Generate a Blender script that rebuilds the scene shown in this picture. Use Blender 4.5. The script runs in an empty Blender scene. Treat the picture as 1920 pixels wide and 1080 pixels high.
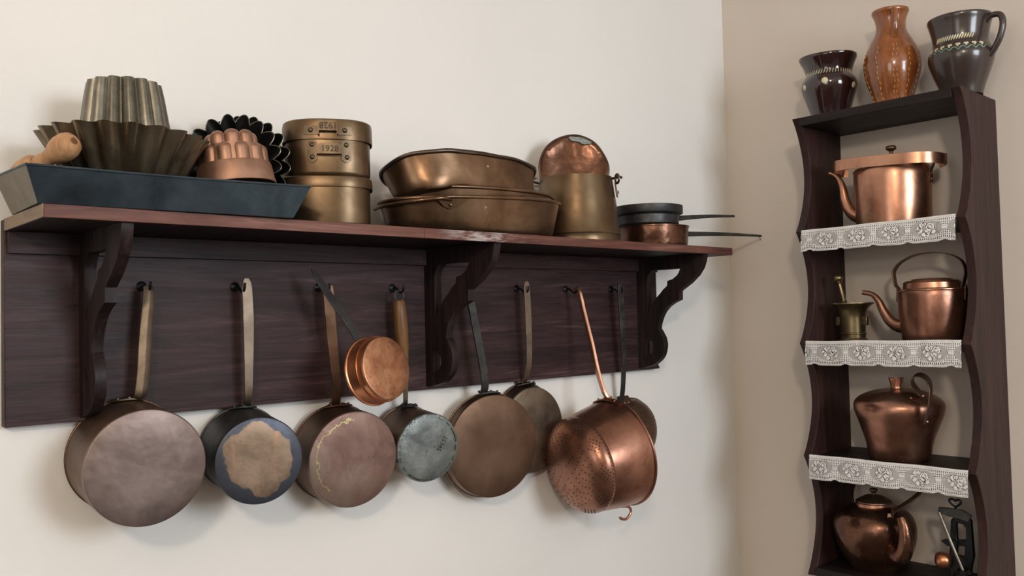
import bpy, bmesh, math, random
from mathutils import Vector, Matrix, noise
from mathutils.geometry import tessellate_polygon
random.seed(7)
PI = math.pi
sc = bpy.context.scene
col = sc.collection

# ------------------------------------------------------------------ camera
cam_data = bpy.data.cameras.new('camera')
cam = bpy.data.objects.new('camera', cam_data); col.objects.link(cam)
yaw, pitch, roll = -0.7414, 0.0342, -0.0234
fw = Vector((-math.sin(yaw)*math.cos(pitch), math.cos(yaw)*math.cos(pitch), math.sin(pitch)))
r0 = Vector((math.cos(yaw), math.sin(yaw), 0)); u0 = r0.cross(fw)
rr = r0*math.cos(roll)+u0*math.sin(roll); uu = -r0*math.sin(roll)+u0*math.cos(roll)
cam.matrix_world = Matrix(((rr.x, uu.x, -fw.x, -0.315), (rr.y, uu.y, -fw.y, -1.4807), (rr.z, uu.z, -fw.z, -0.165), (0, 0, 0, 1)))
cam_data.sensor_width = 36; cam_data.lens = 1630.66/1920*36
cam_data.clip_start = 0.02
sc.camera = cam
CAMP = Vector((-0.315, -1.4807, -0.165))

# ------------------------------------------------------------------ world, lights, exposure
sc.view_settings.view_transform = 'Standard'
sc.view_settings.look = 'None'
sc.view_settings.gamma = 1.0
sc.view_settings.use_curve_mapping = False
sc.view_settings.exposure = 0.12
w = bpy.data.worlds.new('world'); sc.world = w; w.use_nodes = True
w.node_tree.nodes['Background'].inputs[0].default_value = (0.75, 0.85, 1.0, 1)
w.node_tree.nodes['Background'].inputs[1].default_value = 1.0

def area(name, loc, target, size, sizey, power, color, spread=180):
    l = bpy.data.lights.new(name, 'AREA'); l.shape = 'RECTANGLE'; l.size = size; l.size_y = sizey
    l.energy = power; l.color = color; l.spread = math.radians(spread)
    o = bpy.data.objects.new(name, l); col.objects.link(o); o.location = loc
    o.rotation_euler = (Vector(target)-Vector(loc)).to_track_quat('-Z', 'Y').to_euler()
    return o
WX0, WX1, WY, XR = -2.9, 1.9303, -3.7, 1.9303
area('window_daylight', (0.85, WY+0.06, 0.35), (0.60, 0, -0.15), 1.10, 1.00, 50, (0.87, 0.94, 1.0))
pl = bpy.data.lights.new('ceiling_lamp_light', 'POINT'); pl.energy = 92; pl.color = (1.0, 0.86, 0.70); pl.shadow_soft_size = 0.13
plo = bpy.data.objects.new('ceiling_lamp_light', pl); col.objects.link(plo); plo.location = (-1.45, -2.55, 0.80)
area('side_window_daylight', (WX0+0.06, -1.7, 0.1), (0.6, -0.6, 0.0), 1.0, 1.3, 12, (1.0, 0.95, 0.88))

# ------------------------------------------------------------------ materials
def lin(v):
    v /= 255.0
    return v/12.92 if v <= 0.04045 else ((v+0.055)/1.055)**2.4
def C(r, g, b): return (lin(r), lin(g), lin(b), 1)
class NT:
    def __init__(s, name):
        s.m = bpy.data.materials.new(name); s.m.use_nodes = True; s.t = s.m.node_tree; s.n = s.t.nodes
        s.b = s.n['Principled BSDF']; s.tc = s.n.new('ShaderNodeTexCoord')
    def link(s, a, b): s.t.links.new(a, b)
    def mapping(s, scale=(1, 1, 1), loc=(0, 0, 0), rot=(0, 0, 0)):
        m = s.n.new('ShaderNodeMapping'); m.inputs['Scale'].default_value = scale; m.inputs['Location'].default_value = loc
        m.inputs['Rotation'].default_value = rot
        s.link(s.tc.outputs['Object'], m.inputs[0]); return m.outputs[0]
    def noise(s, vec, scale, detail=5, rough=0.6, dist=0.0):
        x = s.n.new('ShaderNodeTexNoise'); x.inputs['Scale'].default_value = scale; x.inputs['Detail'].default_value = detail
        x.inputs['Roughness'].default_value = rough; x.inputs['Distortion'].default_value = dist
        s.link(vec, x.inputs['Vector']); return x.outputs['Fac']
    def ramp(s, fac, stops):
        x = s.n.new('ShaderNodeValToRGB'); e = x.color_ramp.elements
        while len(e) < len(stops): e.new(0.5)
        for el, (p, c) in zip(e, stops): el.position = p; el.color = c
        s.link(fac, x.inputs[0]); return x.outputs[0]
    def rng(s, fac, lo, hi, a=0.3, b=0.7):
        x = s.n.new('ShaderNodeMapRange'); x.inputs[1].default_value = a; x.inputs[2].default_value = b
        x.inputs[3].default_value = lo; x.inputs[4].default_value = hi; s.link(fac, x.inputs[0]); return x.outputs[0]
    def mix(s, fac, a, b):
        x = s.n.new('ShaderNodeMix'); x.data_type = 'RGBA'
        if isinstance(fac, float): x.inputs[0].default_value = fac
        else: s.link(fac, x.inputs[0])
        for i, v in ((6, a), (7, b)):
            if isinstance(v, tuple): x.inputs[i].default_value = v
            else: s.link(v, x.inputs[i])
        return x.outputs[2]
    def math(s, op, a, b=0.0):
        x = s.n.new('ShaderNodeMath'); x.operation = op
        for i, v in ((0, a), (1, b)):
            if isinstance(v, (int, float)): x.inputs[i].default_value = v
            else: s.link(v, x.inputs[i])
        return x.outputs[0]
    def bump(s, h, strength=0.3, dist=0.002):
        x = s.n.new('ShaderNodeBump'); x.inputs['Strength'].default_value = strength; x.inputs['Distance'].default_value = dist
        s.link(h, x.inputs['Height']); s.link(x.outputs[0], s.b.inputs['Normal'])
def metal(name, cols, rough=(0.3, 0.5), scale=12, bump=0.25, bdist=0.003, bscale=18, metallic=0.9, spots=None, spot_amt=0.66):
    t = NT(name); v = t.mapping()
    f = t.noise(v, scale, 7, 0.65, 0.4)
    k = len(cols); c = t.ramp(f, [(0.3+0.4*i/(max(1, k-1)), cc) for i, cc in enumerate(cols)])
    if spots:
        g = t.noise(v, scale*7, 4, 0.6); sp = t.ramp(g, [(spot_amt, (0, 0, 0, 1)), (spot_amt+0.06, (1, 1, 1, 1))])
        c = t.mix(sp, c, spots)
    t.link(c, t.b.inputs['Base Color'])
    t.b.inputs['Metallic'].default_value = metallic
    t.link(t.rng(t.noise(v, scale*2.2, 6, 0.7), rough[0], rough[1]), t.b.inputs['Roughness'])
    h = t.math('ADD', t.noise(v, bscale, 2, 0.5), t.math('MULTIPLY', t.noise(v, bscale*12, 4, 0.6), 0.06))
    t.bump(h, bump, bdist)
    return t.m
def wood(name, cols, axis=0, scale=1.0, rough=(0.42, 0.62), bump=0.35, off=(0, 0, 0)):
    t = NT(name); sc3 = [26*scale]*3; sc3[axis] = 2.2*scale
    v = t.mapping(tuple(sc3), off)
    f = t.noise(v, 1.0, 9, 0.72, 1.2)
    sc4 = [210*scale]*3; sc4[axis] = 9*scale
    g = t.noise(t.mapping(tuple(sc4), off), 1.0, 4, 0.7, 0.3)
    f2 = t.math('ADD', t.math('MULTIPLY', f, 0.72), t.math('MULTIPLY', g, 0.28))
    k = len(cols); c = t.ramp(f2, [(0.33+0.34*i/(k-1), cc) for i, cc in enumerate(cols)])
    t.link(c, t.b.inputs['Base Color'])
    t.link(t.rng(g, rough[0], rough[1]), t.b.inputs['Roughness'])
    t.b.inputs['Specular IOR Level'].default_value = 0.28
    t.bump(g, bump, 0.0008)
    return t.m
def plaster(name, a, b):
    t = NT(name); v = t.mapping()
    c = t.ramp(t.noise(v, 1.3, 4, 0.5), [(0.35, a), (0.65, b)])
    t.link(c, t.b.inputs['Base Color']); t.b.inputs['Roughness'].default_value = 0.85
    h = t.math('ADD', t.noise(v, 9, 3, 0.5), t.math('MULTIPLY', t.noise(v, 160, 4, 0.6), 0.10))
    t.bump(h, 0.35, 0.006)
    return t.m
def plain(name, c, rough=0.5, metallic=0.0, coat=0.0):
    t = NT(name); v = t.mapping(); k = 0.82
    c2 = (c[0]*k, c[1]*k, c[2]*k, 1)
    t.link(t.ramp(t.noise(v, 25, 5), [(0.35, c2), (0.65, c)]), t.b.inputs['Base Color'])
    t.b.inputs['Roughness'].default_value = rough; t.b.inputs['Metallic'].default_value = metallic
    t.b.inputs['Coat Weight'].default_value = coat; t.b.inputs['Coat Roughness'].default_value = 0.06
    return t.m
M = {}
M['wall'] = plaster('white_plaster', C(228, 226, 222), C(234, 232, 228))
M['wall_dim_warm'] = plaster('plaster_dim_warm_light', C(212, 200, 188), C(218, 207, 196))  # dimmer, warmer light on the right wall, put into its plaster colour
M['wall_rear'] = plaster('rear_plaster', C(150, 145, 138), C(160, 155, 148))
M['ceiling'] = plaster('ceiling_plaster', C(205, 198, 190), C(215, 208, 200))
M['floor'] = wood('floor_wood', [C(34, 24, 18), C(56, 40, 30), C(72, 52, 40)], 0, 0.5)
M['board'] = wood('dark_stained_wood', [C(22, 14, 15), C(42, 27, 28), C(62, 43, 44), C(96, 72, 74)], 0)
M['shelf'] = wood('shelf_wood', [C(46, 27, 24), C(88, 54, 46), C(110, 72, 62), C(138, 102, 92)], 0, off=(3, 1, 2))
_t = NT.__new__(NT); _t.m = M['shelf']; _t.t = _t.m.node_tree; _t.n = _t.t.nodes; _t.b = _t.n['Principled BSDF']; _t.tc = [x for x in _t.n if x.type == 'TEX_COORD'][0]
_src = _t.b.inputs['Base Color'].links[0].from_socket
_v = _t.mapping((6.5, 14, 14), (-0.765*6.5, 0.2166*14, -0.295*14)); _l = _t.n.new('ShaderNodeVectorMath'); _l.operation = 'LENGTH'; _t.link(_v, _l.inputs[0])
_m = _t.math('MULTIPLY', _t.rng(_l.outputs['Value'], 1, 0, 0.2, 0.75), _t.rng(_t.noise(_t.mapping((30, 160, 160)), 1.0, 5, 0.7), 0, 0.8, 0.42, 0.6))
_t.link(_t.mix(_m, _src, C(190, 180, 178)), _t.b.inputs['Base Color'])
M['bracket'] = wood('bracket_wood', [C(18, 11, 11), C(30, 20, 20), C(52, 37, 35)], 2, off=(1, 5, 2))
M['unit'] = wood('unit_wood', [C(30, 16, 15), C(50, 31, 29), C(70, 45, 41)], 2, off=(4, 4, 4))
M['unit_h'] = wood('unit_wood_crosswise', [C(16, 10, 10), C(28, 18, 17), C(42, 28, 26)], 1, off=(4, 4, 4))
M['mess_handle'] = metal('dull_brass_fittings', [C(82, 68, 54), C(104, 88, 70), C(122, 104, 84)], (0.34, 0.5), 14, 0.2)
M['edge_lit'] = wood('wood_end_lit_tone', [C(96, 78, 62), C(132, 112, 92), C(150, 130, 108)], 1)  # warm light on the left shelf end, put into the wood colour
M['copper_bottom'] = metal('mottled_copper_bottom', [C(142, 92, 64), C(184, 132, 100), C(206, 164, 132)], (0.34, 0.5), 26, 0.2, spots=C(150, 96, 66), spot_amt=0.62)
M['lace'] = plain('white_cotton_lace', C(240, 238, 235), 0.9)
M['iron'] = metal('dark_iron', [C(46, 46, 48), C(70, 70, 70), C(92, 90, 86)], (0.4, 0.6), 20, 0.2, metallic=0.8)
M['black_iron'] = metal('black_iron', [C(20, 21, 24), C(34, 35, 38)], (0.3, 0.5), 20, 0.2, metallic=0.6)
M['grey_iron'] = metal('worn_iron', [C(104, 98, 88), C(140, 132, 120), C(160, 150, 136)], (0.35, 0.55), 16, 0.2, spots=C(86, 70, 56))
M['bronze'] = metal('aged_bronze', [C(104, 92, 78), C(138, 124, 108), C(158, 142, 126)], (0.35, 0.5), 14, 0.2)
M['dark_copper'] = metal('dark_tarnished_copper', [C(84, 64, 52), C(116, 90, 74), C(140, 112, 96)], (0.36, 0.52), 11, 0.25)
M['brown_copper'] = metal('brown_patina_copper', [C(88, 66, 53), C(106, 82, 66), C(122, 97, 80)], (0.42, 0.56), 8, 0.12, spots=C(120, 100, 84), spot_amt=0.7)
M['pink_copper'] = metal('rosy_tarnished_copper', [C(108, 92, 86), C(130, 114, 108), C(150, 134, 128)], (0.42, 0.58), 9, 0.35, 0.004, 26)
M['copper'] = metal('warm_copper', [C(160, 112, 88), C(188, 138, 112), C(206, 158, 132)], (0.24, 0.38), 9, 0.12)
M['copper_dent'] = metal('dented_copper', [C(122, 84, 68), C(160, 114, 94), C(184, 140, 120)], (0.24, 0.38), 10, 0.4, 0.006, 10)
M['copper_red'] = metal('red_brown_copper', [C(76, 50, 40), C(108, 76, 60), C(134, 98, 80)], (0.18, 0.32), 10, 0.6, 0.006, 20)
M['copper_bright'] = metal('bright_copper', [C(172, 104, 68), C(204, 138, 100), C(216, 156, 120)], (0.26, 0.4), 16, 0.2)
M['brass'] = metal('old_brass', [C(104, 92, 66), C(134, 118, 88), C(154, 138, 106)], (0.26, 0.42), 9, 0.2)
M['brass_brown'] = metal('brown_brass', [C(88, 66, 48), C(118, 92, 70), C(142, 116, 94)], (0.24, 0.4), 8, 0.28, 0.004, 14, spots=C(196, 172, 150), spot_amt=0.70)
M['mess'] = metal('olive_brass', [C(84, 68, 50), C(110, 90, 68), C(132, 112, 90)], (0.3, 0.42), 7, 0.15)
M['rim_dark'] = metal('dark_rim_metal', [C(74, 62, 54), C(104, 88, 76)], (0.3, 0.45), 14, 0.2)
M['zinc'] = metal('grey_zinc', [C(96, 102, 102), C(128, 134, 132), C(158, 162, 158)], (0.4, 0.6), 17, 0.4, 0.004, 40, 0.85, spots=C(88, 92, 94), spot_amt=0.64)
M['tin'] = metal('old_tinplate', [C(84, 80, 68), C(118, 114, 102), C(142, 138, 126)], (0.24, 0.42), 14, 0.2, spots=C(84, 66, 46), spot_amt=0.68)
M['tin_brown'] = metal('rusty_tinplate', [C(90, 76, 58), C(124, 112, 92), C(146, 138, 120)], (0.22, 0.38), 9, 0.2, spots=C(84, 62, 40), spot_amt=0.68)
M['black_tin'] = metal('black_tinplate', [C(24, 25, 26), C(42, 43, 43), C(60, 60, 58)], (0.35, 0.55), 14, 0.2, metallic=0.7)
M['tray'] = metal('blue_black_sheet_steel', [C(44, 52, 60), C(62, 74, 82), C(78, 90, 98)], (0.4, 0.6), 12, 0.25, 0.003, 10, 0.65, spots=C(76, 82, 86), spot_amt=0.72)
M['tray_end_lit'] = metal('sheet_steel_lit_tone', [C(92, 84, 70), C(120, 112, 96)], (0.45, 0.6), 12, 0.2, metallic=0.5)  # light from the left on the tray end, put into its colour
M['castle'] = metal('matt_copper', [C(140, 104, 84), C(168, 130, 108), C(188, 152, 132)], (0.42, 0.56), 12, 0.15)
M['pin_wood'] = wood('pale_turned_wood', [C(128, 90, 60), C(176, 134, 96), C(198, 158, 120)], 2, 0.8)
M['handle_wood'] = wood('brown_handle_wood', [C(72, 48, 28), C(112, 80, 50), C(136, 102, 66)], 2, 0.9, (0.3, 0.45))
M['hole'] = plain('punched_hole_shadowed_inside', C(14, 10, 8), 0.9)
M['cream'] = plain('cream_slip', C(214, 204, 170), 0.35, 0, 0.5)
M['green'] = plain('green_slip', C(104, 138, 118), 0.35, 0, 0.5)
M['ochre'] = plain('ochre_slip', C(206, 150, 88), 0.35, 0, 0.5)
M['stamp'] = plain('stamped_digits', C(58, 44, 34), 0.7)
M['glaze_dark'] = plain('dark_brown_glaze', C(44, 24, 24), 0.12, 0, 0.8)
M['glaze_grey'] = plain('umber_glaze', C(58, 46, 42), 0.26, 0, 0.35)
t = NT('honey_brown_glaze'); v = t.mapping((1, 1, 0.35))
t.link(t.ramp(t.noise(v, 22, 6, 0.7), [(0.3, C(92, 48, 22)), (0.5, C(138, 78, 36)), (0.7, C(164, 100, 54))]), t.b.inputs['Base Color'])
t.b.inputs['Roughness'].default_value = 0.22; t.b.inputs['Coat Weight'].default_value = 0.6; t.b.inputs['Coat Roughness'].default_value = 0.08
t.bump(t.noise(t.mapping(), 60, 3), 0.2, 0.002); M['glaze_honey'] = t.m
# pan bottom with a copper coloured blotch inside a blue grey ring
def blotch(name, ring, mid1, mid2, rad, amp, streak=None):
    t = NT(name); v = t.mapping()
    sx = t.n.new('ShaderNodeVectorMath'); sx.operation = 'LENGTH'; t.link(v, sx.inputs[0])
    n = t.noise(v, 22, 3, 0.5); n2 = t.noise(v, 30, 6, 0.7)
    d = t.math('ADD', sx.outputs['Value'], t.math('MULTIPLY', t.math('SUBTRACT', n, 0.5), amp))
    m = t.rng(d, 0, 1, rad-0.0012, rad+0.0012)
    mid = t.ramp(n2, [(0.35, mid1), (0.65, mid2)])
    if streak:
        s2 = t.noise(t.mapping((60, 1, 6)), 1.0, 3); mid = t.mix(t.rng(s2, 0, 0.7, 0.58, 0.70), mid, streak)
    rg = t.mix(t.rng(n2, 0, 1), ring, (ring[0]*0.7, ring[1]*0.7, ring[2]*0.75, 1))
    t.link(t.mix(m, mid, rg), t.b.inputs['Base Color'])
    t.b.inputs['Metallic'].default_value = 0.8; t.link(t.rng(n2, 0.4, 0.56), t.b.inputs['Roughness'])
    t.bump(t.noise(v, 40, 4), 0.25, 0.002); return t.m
M['blotch'] = blotch('blue_grey_pan_bottom_with_copper_patina', C(84, 88, 97), C(128, 108, 90), C(154, 132, 112), 0.058, 0.050, C(170, 130, 104))
def ringstain(name):
    t = NT(name); v = t.mapping(); n = t.noise(v, 16, 4, 0.6); n2 = t.noise(v, 55, 6, 0.75)
    base = t.ramp(t.noise(v, 9, 6, 0.7, 0.8), [(0.3, C(112, 88, 80)), (0.5, C(142, 114, 104)), (0.7, C(150, 134, 120))])
    base = t.mix(t.rng(n2, 0, 0.55, 0.6, 0.68), base, C(104, 84, 76))
    sx = t.n.new('ShaderNodeVectorMath'); sx.operation = 'LENGTH'; t.link(v, sx.inputs[0])
    d = t.math('ADD', sx.outputs['Value'], t.math('ADD', t.math('MULTIPLY', t.math('SUBTRACT', n, 0.5), 0.030), t.math('MULTIPLY', t.math('SUBTRACT', t.noise(v, 90, 2), 0.5), 0.016)))
    line = t.math('LESS_THAN', t.math('ABSOLUTE', t.math('SUBTRACT', d, 0.074)), 0.0012)
    sep = t.n.new('ShaderNodeSeparateXYZ'); t.link(v, sep.inputs[0])
    left = t.math('LESS_THAN', t.math('ADD', sep.outputs[0], t.math('MULTIPLY', sep.outputs[2], -0.35)), -0.028)
    t.link(t.mix(t.math('MULTIPLY', line, left), base, C(178, 168, 116)), t.b.inputs['Base Color'])
    t.b.inputs['Metallic'].default_value = 0.75; t.link(t.rng(n2, 0.42, 0.6), t.b.inputs['Roughness'])
    t.bump(n2, 0.2, 0.001); return t.m
M['ringstain'] = ringstain('rosy_pan_bottom_with_yellow_drip_line')

# ------------------------------------------------------------------ mesh helpers
class MB:
    def __init__(s): s.v = []; s.f = []
    def add(s, vs, fs):
        b = len(s.v); s.v += [Vector(x) for x in vs]; s.f += [tuple(i+b for i in f) for f in fs]; return s
    def box(s, a, b):
        x0, y0, z0 = a; x1, y1, z1 = b
        return s.add([(x0,y0,z0),(x1,y0,z0),(x1,y1,z0),(x0,y1,z0),(x0,y0,z1),(x1,y0,z1),(x1,y1,z1),(x0,y1,z1)],
                     [(0,3,2,1),(4,5,6,7),(0,1,5,4),(1,2,6,5),(2,3,7,6),(3,0,4,7)])
    def lathe(s, prof, o=(0,0,0), axis=(0,0,1), seg=64, mod=None, ref=None, close=False, sx=1.0, sy=1.0):
        """prof: (r, h) pairs along the axis; r ~ 0 makes a pole; mod(theta, i, r) -> r; sx, sy stretch the section."""
        o = Vector(o); a = Vector(axis).normalized()
        rf = Vector(ref) if ref else (Vector((1,0,0)) if abs(a.x) < 0.9 else Vector((0,1,0)))
        x = (rf-a*rf.dot(a)).normalized(); y = a.cross(x)
        rings = []; b = len(s.v)
        for i, (r, h) in enumerate(prof):
            if r < 1e-6:
                s.v.append(o+a*h); rings.append([len(s.v)-1]*seg)
            else:
                ids = []
                for k in range(seg):
                    th = 2*PI*k/seg; q = mod(th, i, r) if mod else r; dh = 0
                    if isinstance(q, tuple): q, dh = q
                    s.v.append(o+a*(h+dh)+x*(q*sx*math.cos(th))+y*(q*sy*math.sin(th))); ids.append(len(s.v)-1)
                rings.append(ids)
        n = len(rings)
        for i in range(n if close else n-1):
            A, B = rings[i], rings[(i+1) % n]
            for k in range(seg):
                k2 = (k+1) % seg; f = [A[k], A[k2], B[k2], B[k]]
                g = []
                for q in f:
                    if q not in g: g.append(q)
                if len(g) > 2: s.f.append(tuple(g))
        return s
    def tube(s, pts, rad, seg=10, closed=False, flat=1.0, up=None):
        pts = [Vector(p) for p in pts]; n = len(pts)
        rads = rad if isinstance(rad, (list, tuple)) else [rad]*n
        prev = Vector(up) if up else None; rings = []
        for i, p in enumerate(pts):
            if closed: d = pts[(i+1) % n]-pts[i-1]
            else: d = pts[min(i+1, n-1)]-pts[max(i-1, 0)]
            d.normalize()
            if prev is None: prev = Vector((0,0,1)) if abs(d.z) < 0.9 else Vector((1,0,0))
            x = prev-d*prev.dot(d)
            if x.length < 1e-5: x = d.orthogonal()
            x.normalize(); y = d.cross(x); prev = x
            ids = []
            for k in range(seg):
                th = 2*PI*k/seg; s.v.append(p+x*(rads[i]*math.cos(th))+y*(rads[i]*flat*math.sin(th))); ids.append(len(s.v)-1)
            rings.append(ids)
        for i in range(n if closed else n-1):
            A, B = rings[i], rings[(i+1) % n]
            for k in range(seg): s.f.append((A[k], A[(k+1) % seg], B[(k+1) % seg], B[k]))
        if not closed: s.f.append(tuple(reversed(rings[0]))); s.f.append(tuple(rings[-1]))
        return s
    def strap(s, pts, width, thick, wdir, ridge=0.0):
        """flat bar along pts; wdir = direction of its width; width may be a list."""
        pts = [Vector(p) for p in pts]; n = len(pts); wd = width if isinstance(width, (list, tuple)) else [width]*n
        rings = []
        for i, p in enumerate(pts):
            d = (pts[min(i+1, n-1)]-pts[max(i-1, 0)]).normalized()
            ww = Vector(wdir(i) if callable(wdir) else wdir); x = (ww-d*ww.dot(d)).normalized(); y = d.cross(x)
            h, t2 = wd[i]/2, thick/2; e = min(h, t2)*0.35; b = len(s.v)
            sec = [(-h, -t2+e), (-h+e, -t2), (0, -t2-ridge), (h-e, -t2), (h, -t2+e), (h, t2-e), (h-e, t2), (0, t2+ridge), (-h+e, t2), (-h, t2-e)]
            s.v += [p+x*a+y*c for a, c in sec]; rings.append(list(range(b, b+10)))
        for A, B in zip(rings, rings[1:]):
            for k in range(10): s.f.append((A[k], A[(k+1) % 10], B[(k+1) % 10], B[k]))
        s.f.append(tuple(reversed(rings[0]))); s.f.append(tuple(rings[-1])); return s
    def prism(s, poly, holes, place, t):
        """poly, holes in 2D; place(a, b, c) -> 3D with c in 0..t"""
        loops = [poly]+list(holes); flat = [q for l in loops for q in l]
        tris = tessellate_polygon([[Vector((a, b, 0)) for a, b in l] for l in loops])
        n = len(flat); vs = [place(a, b, 0) for a, b in flat]+[place(a, b, t) for a, b in flat]
        fs = [tuple(q) for q in tris]+[tuple(n+i for i in reversed(q)) for q in tris]; k = 0
        for l in loops:
            m = len(l)
            for i in range(m): a, b = k+i, k+(i+1) % m; fs.append((a, b, b+n, a+n))
            k += m
        return s.add(vs, fs)
    def sphere(s, c, r, seg=12, squash=1.0, axis=(0,0,1)):
        n = max(4, seg//2); prof = [(r*math.sin(PI*i/n) if 0 < i < n else 0, -r*squash*math.cos(PI*i/n)) for i in range(n+1)]
        return s.lathe(prof, c, axis, seg)
    def dent(s, amp, scale, seed=0.0):
        for i, p in enumerate(s.v):
            q = p*scale+Vector((seed, seed*1.7, -seed)); s.v[i] = p+noise.noise_vector(q)*amp
        return s
def smooth_curve(pts, k=6, closed=False):
    pts = [Vector(p) for p in pts]; n = len(pts); out = []
    for i in range(n if closed else n-1):
        if closed: a, b, c, d = pts[i-1], pts[i], pts[(i+1) % n], pts[(i+2) % n]
        else: a, b, c, d = pts[max(i-1, 0)], pts[i], pts[i+1], pts[min(i+2, n-1)]
        for j in range(k):
            t = j/k
            out.append(0.5*((2*b)+(c-a)*t+(2*a-5*b+4*c-d)*t*t+(3*b-a-3*c+d)*t*t*t))
    if not closed: out.append(pts[-1])
    return out
def thing(name, loc, label, cat, group=None):
    o = bpy.data.objects.new(name, None); o.empty_display_size = 0.03; col.objects.link(o); o.location = loc
    o['label'] = label; o['category'] = cat
    if group: o['group'] = group
    return o
def root_loc(p):
    v = Vector((0,0,0))
    while p is not None: v += p.location; p = p.parent
    return v
def part(name, mb, mat, parent=None, label=None, angle=38, bevel=0.0, loc=None, stuff=False, weld=True):
    """world-coordinate mesh -> object; a child's mesh is expressed relative to its parent."""
    off = root_loc(parent); l = Vector(loc)-off if loc is not None else Vector((0,0,0)); base = off+l
    me = bpy.data.meshes.new(name); me.from_pydata([p-base for p in mb.v], [], mb.f)
    bm = bmesh.new(); bm.from_mesh(me)
    if weld: bmesh.ops.remove_doubles(bm, verts=bm.verts, dist=1e-6)
    bmesh.ops.recalc_face_normals(bm, faces=bm.faces); bm.to_mesh(me); bm.free()
    me.polygons.foreach_set('use_smooth', [True]*len(me.polygons)); me.set_sharp_from_angle(angle=math.radians(angle))
    me.materials.append(M[mat] if isinstance(mat, str) else mat)
    o = bpy.data.objects.new(name, me); col.objects.link(o); o.location = l
    if parent is not None: o.parent = parent
    if label: o['label'] = label
    if stuff: o['kind'] = 'stuff'
    if bevel:
        b = o.modifiers.new('bevel', 'BEVEL'); b.width = bevel; b.segments = 2; b.limit_method = 'ANGLE'; b.angle_limit = math.radians(40)
    return o
def single(name, mb, mat, loc, label, cat, group=None, **k):
    o = part(name, mb, mat, None, loc=loc, **k); o['label'] = label; o['category'] = cat
    if group: o['group'] = group
    return o
def structure(name, mb, mat, parent=None, **k):
    o = part(name, mb, mat, parent, **k); o['kind'] = 'structure'; return o
def text_mesh(s, size, place, extrude=0.0003):
    """digits as a thin mesh; place maps (u, v, d) to world"""
    c = bpy.data.curves.new('digits', 'FONT'); c.body = s; c.size = size; c.extrude = extrude; c.align_x = 'CENTER'; c.align_y = 'CENTER'
    c.resolution_u = 3
    o = bpy.data.objects.new('digits', c); col.objects.link(o); dg = bpy.context.evaluated_depsgraph_get()
    me = bpy.data.meshes.new_from_object(o.evaluated_get(dg)); mb = MB()
    mb.add([place(v.co.x, v.co.y, v.co.z) for v in me.vertices], [tuple(p.vertices) for p in me.polygons])
    bpy.data.objects.remove(o); bpy.data.curves.remove(c); bpy.data.meshes.remove(me); return mb
def rivet(c, r, n): return MB().lathe([(r, 0), (r*0.95, r*0.35), (r*0.7, r*0.65), (r*0.35, r*0.82), (0, r*0.86)], c, n, 14)

# ------------------------------------------------------------------ the room
FZ, CZ = -1.55, 1.25
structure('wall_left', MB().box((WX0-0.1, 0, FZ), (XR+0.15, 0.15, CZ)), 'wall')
structure('wall_right', MB().box((XR, WY, FZ), (XR+0.15, 0, CZ)), 'wall_dim_warm')
def wall_with_hole(name, horiz, fixed, a0, a1, h0, h1, z0, z1, th):
    mb = MB()
    for (p0, p1, q0, q1) in ((a0, h0, FZ, CZ), (h1, a1, FZ, CZ), (h0, h1, FZ, z0), (h0, h1, z1, CZ)):
        if horiz: mb.box((p0, fixed-th, q0), (p1, fixed, q1))
        else: mb.box((fixed-th, p0, q0), (fixed, p1, q1))
    return structure(name, mb, 'wall_rear', weld=False)
wall_with_hole('wall_rear', True, WY, WX0-0.1, XR+0.15, 0.25, 1.45, -0.25, 0.95, 0.3)
wall_with_hole('wall_side', False, WX0, WY, 0, -2.25, -1.15, -0.6, 0.8, 0.3)
structure('floor', MB().box((WX0-0.3, WY-0.3, FZ-0.1), (XR+0.15, 0.15, FZ)), 'floor')
structure('ceiling', MB().box((WX0-0.3, WY-0.3, CZ), (XR+0.15, 0.15, CZ+0.1)), 'ceiling')
def window(name, horiz, fixed, h0, h1, z0, z1):
    r = bpy.data.objects.new(name, None); col.objects.link(r); r['kind'] = 'structure'
    def bar(p0, p1, q0, q1, d0, d1):
        return MB().box((p0, fixed-d1, q0), (p1, fixed-d0, q1)) if horiz else MB().box((fixed-d1, p0, q0), (fixed-d0, p1, q1))
    for b in ((h0, h0+.05, z0, z1), (h1-.05, h1, z0, z1), (h0+.05, h1-.05, z0, z0+.05), (h0+.05, h1-.05, z1-.05, z1), ((h0+h1)/2-.025, (h0+h1)/2+.025, z0+.05, z1-.05)):
        part('window_frame', bar(*b, 0.12, 0.17), plain_white, r)
plain_white = plain('white_window_paint', C(214, 212, 206), 0.4)
window('window_1', True, WY, 0.25, 1.45, -0.25, 0.95)
window('window_2', False, WX0, -2.25, -1.15, -0.6, 0.8)

# ------------------------------------------------------------------ long wall shelf
S, D, HB, LB, TB = 1.60, 0.2266, 0.3098, 1.5491, 0.0183
shelf = thing('wall_shelf', (0, -0.01, -0.3), 'long dark brown wooden wall shelf with scrolled brackets and a back board of hooks', 'shelf')
part('back_board', MB().box((0, -0.02, -HB), (LB, 0, -0.0005)), 'board', shelf, bevel=0.0018)
part('rail', MB().box((0.004, -0.0285, -0.052), (LB-0.004, -0.02, -TB)), 'board', shelf, bevel=0.001)
part('moulding', MB().box((0.0, -0.0225, -HB), (LB, -0.02, -HB+0.007)), 'board', shelf, bevel=0.001)
part('shelf_board', MB().box((0.0022, -D+0.0022, -TB), (0.6240, -0.0201, 0)), 'unit_h', shelf, bevel=0.0006)  # darker wood stands in for the shade under the shelf
part('end_edge', MB().box((0, -D, -TB), (0.0020, -0.0201, 0)), 'edge_lit', shelf, 'pale shelf end with the side light in its colour', bevel=0.0008)
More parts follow.
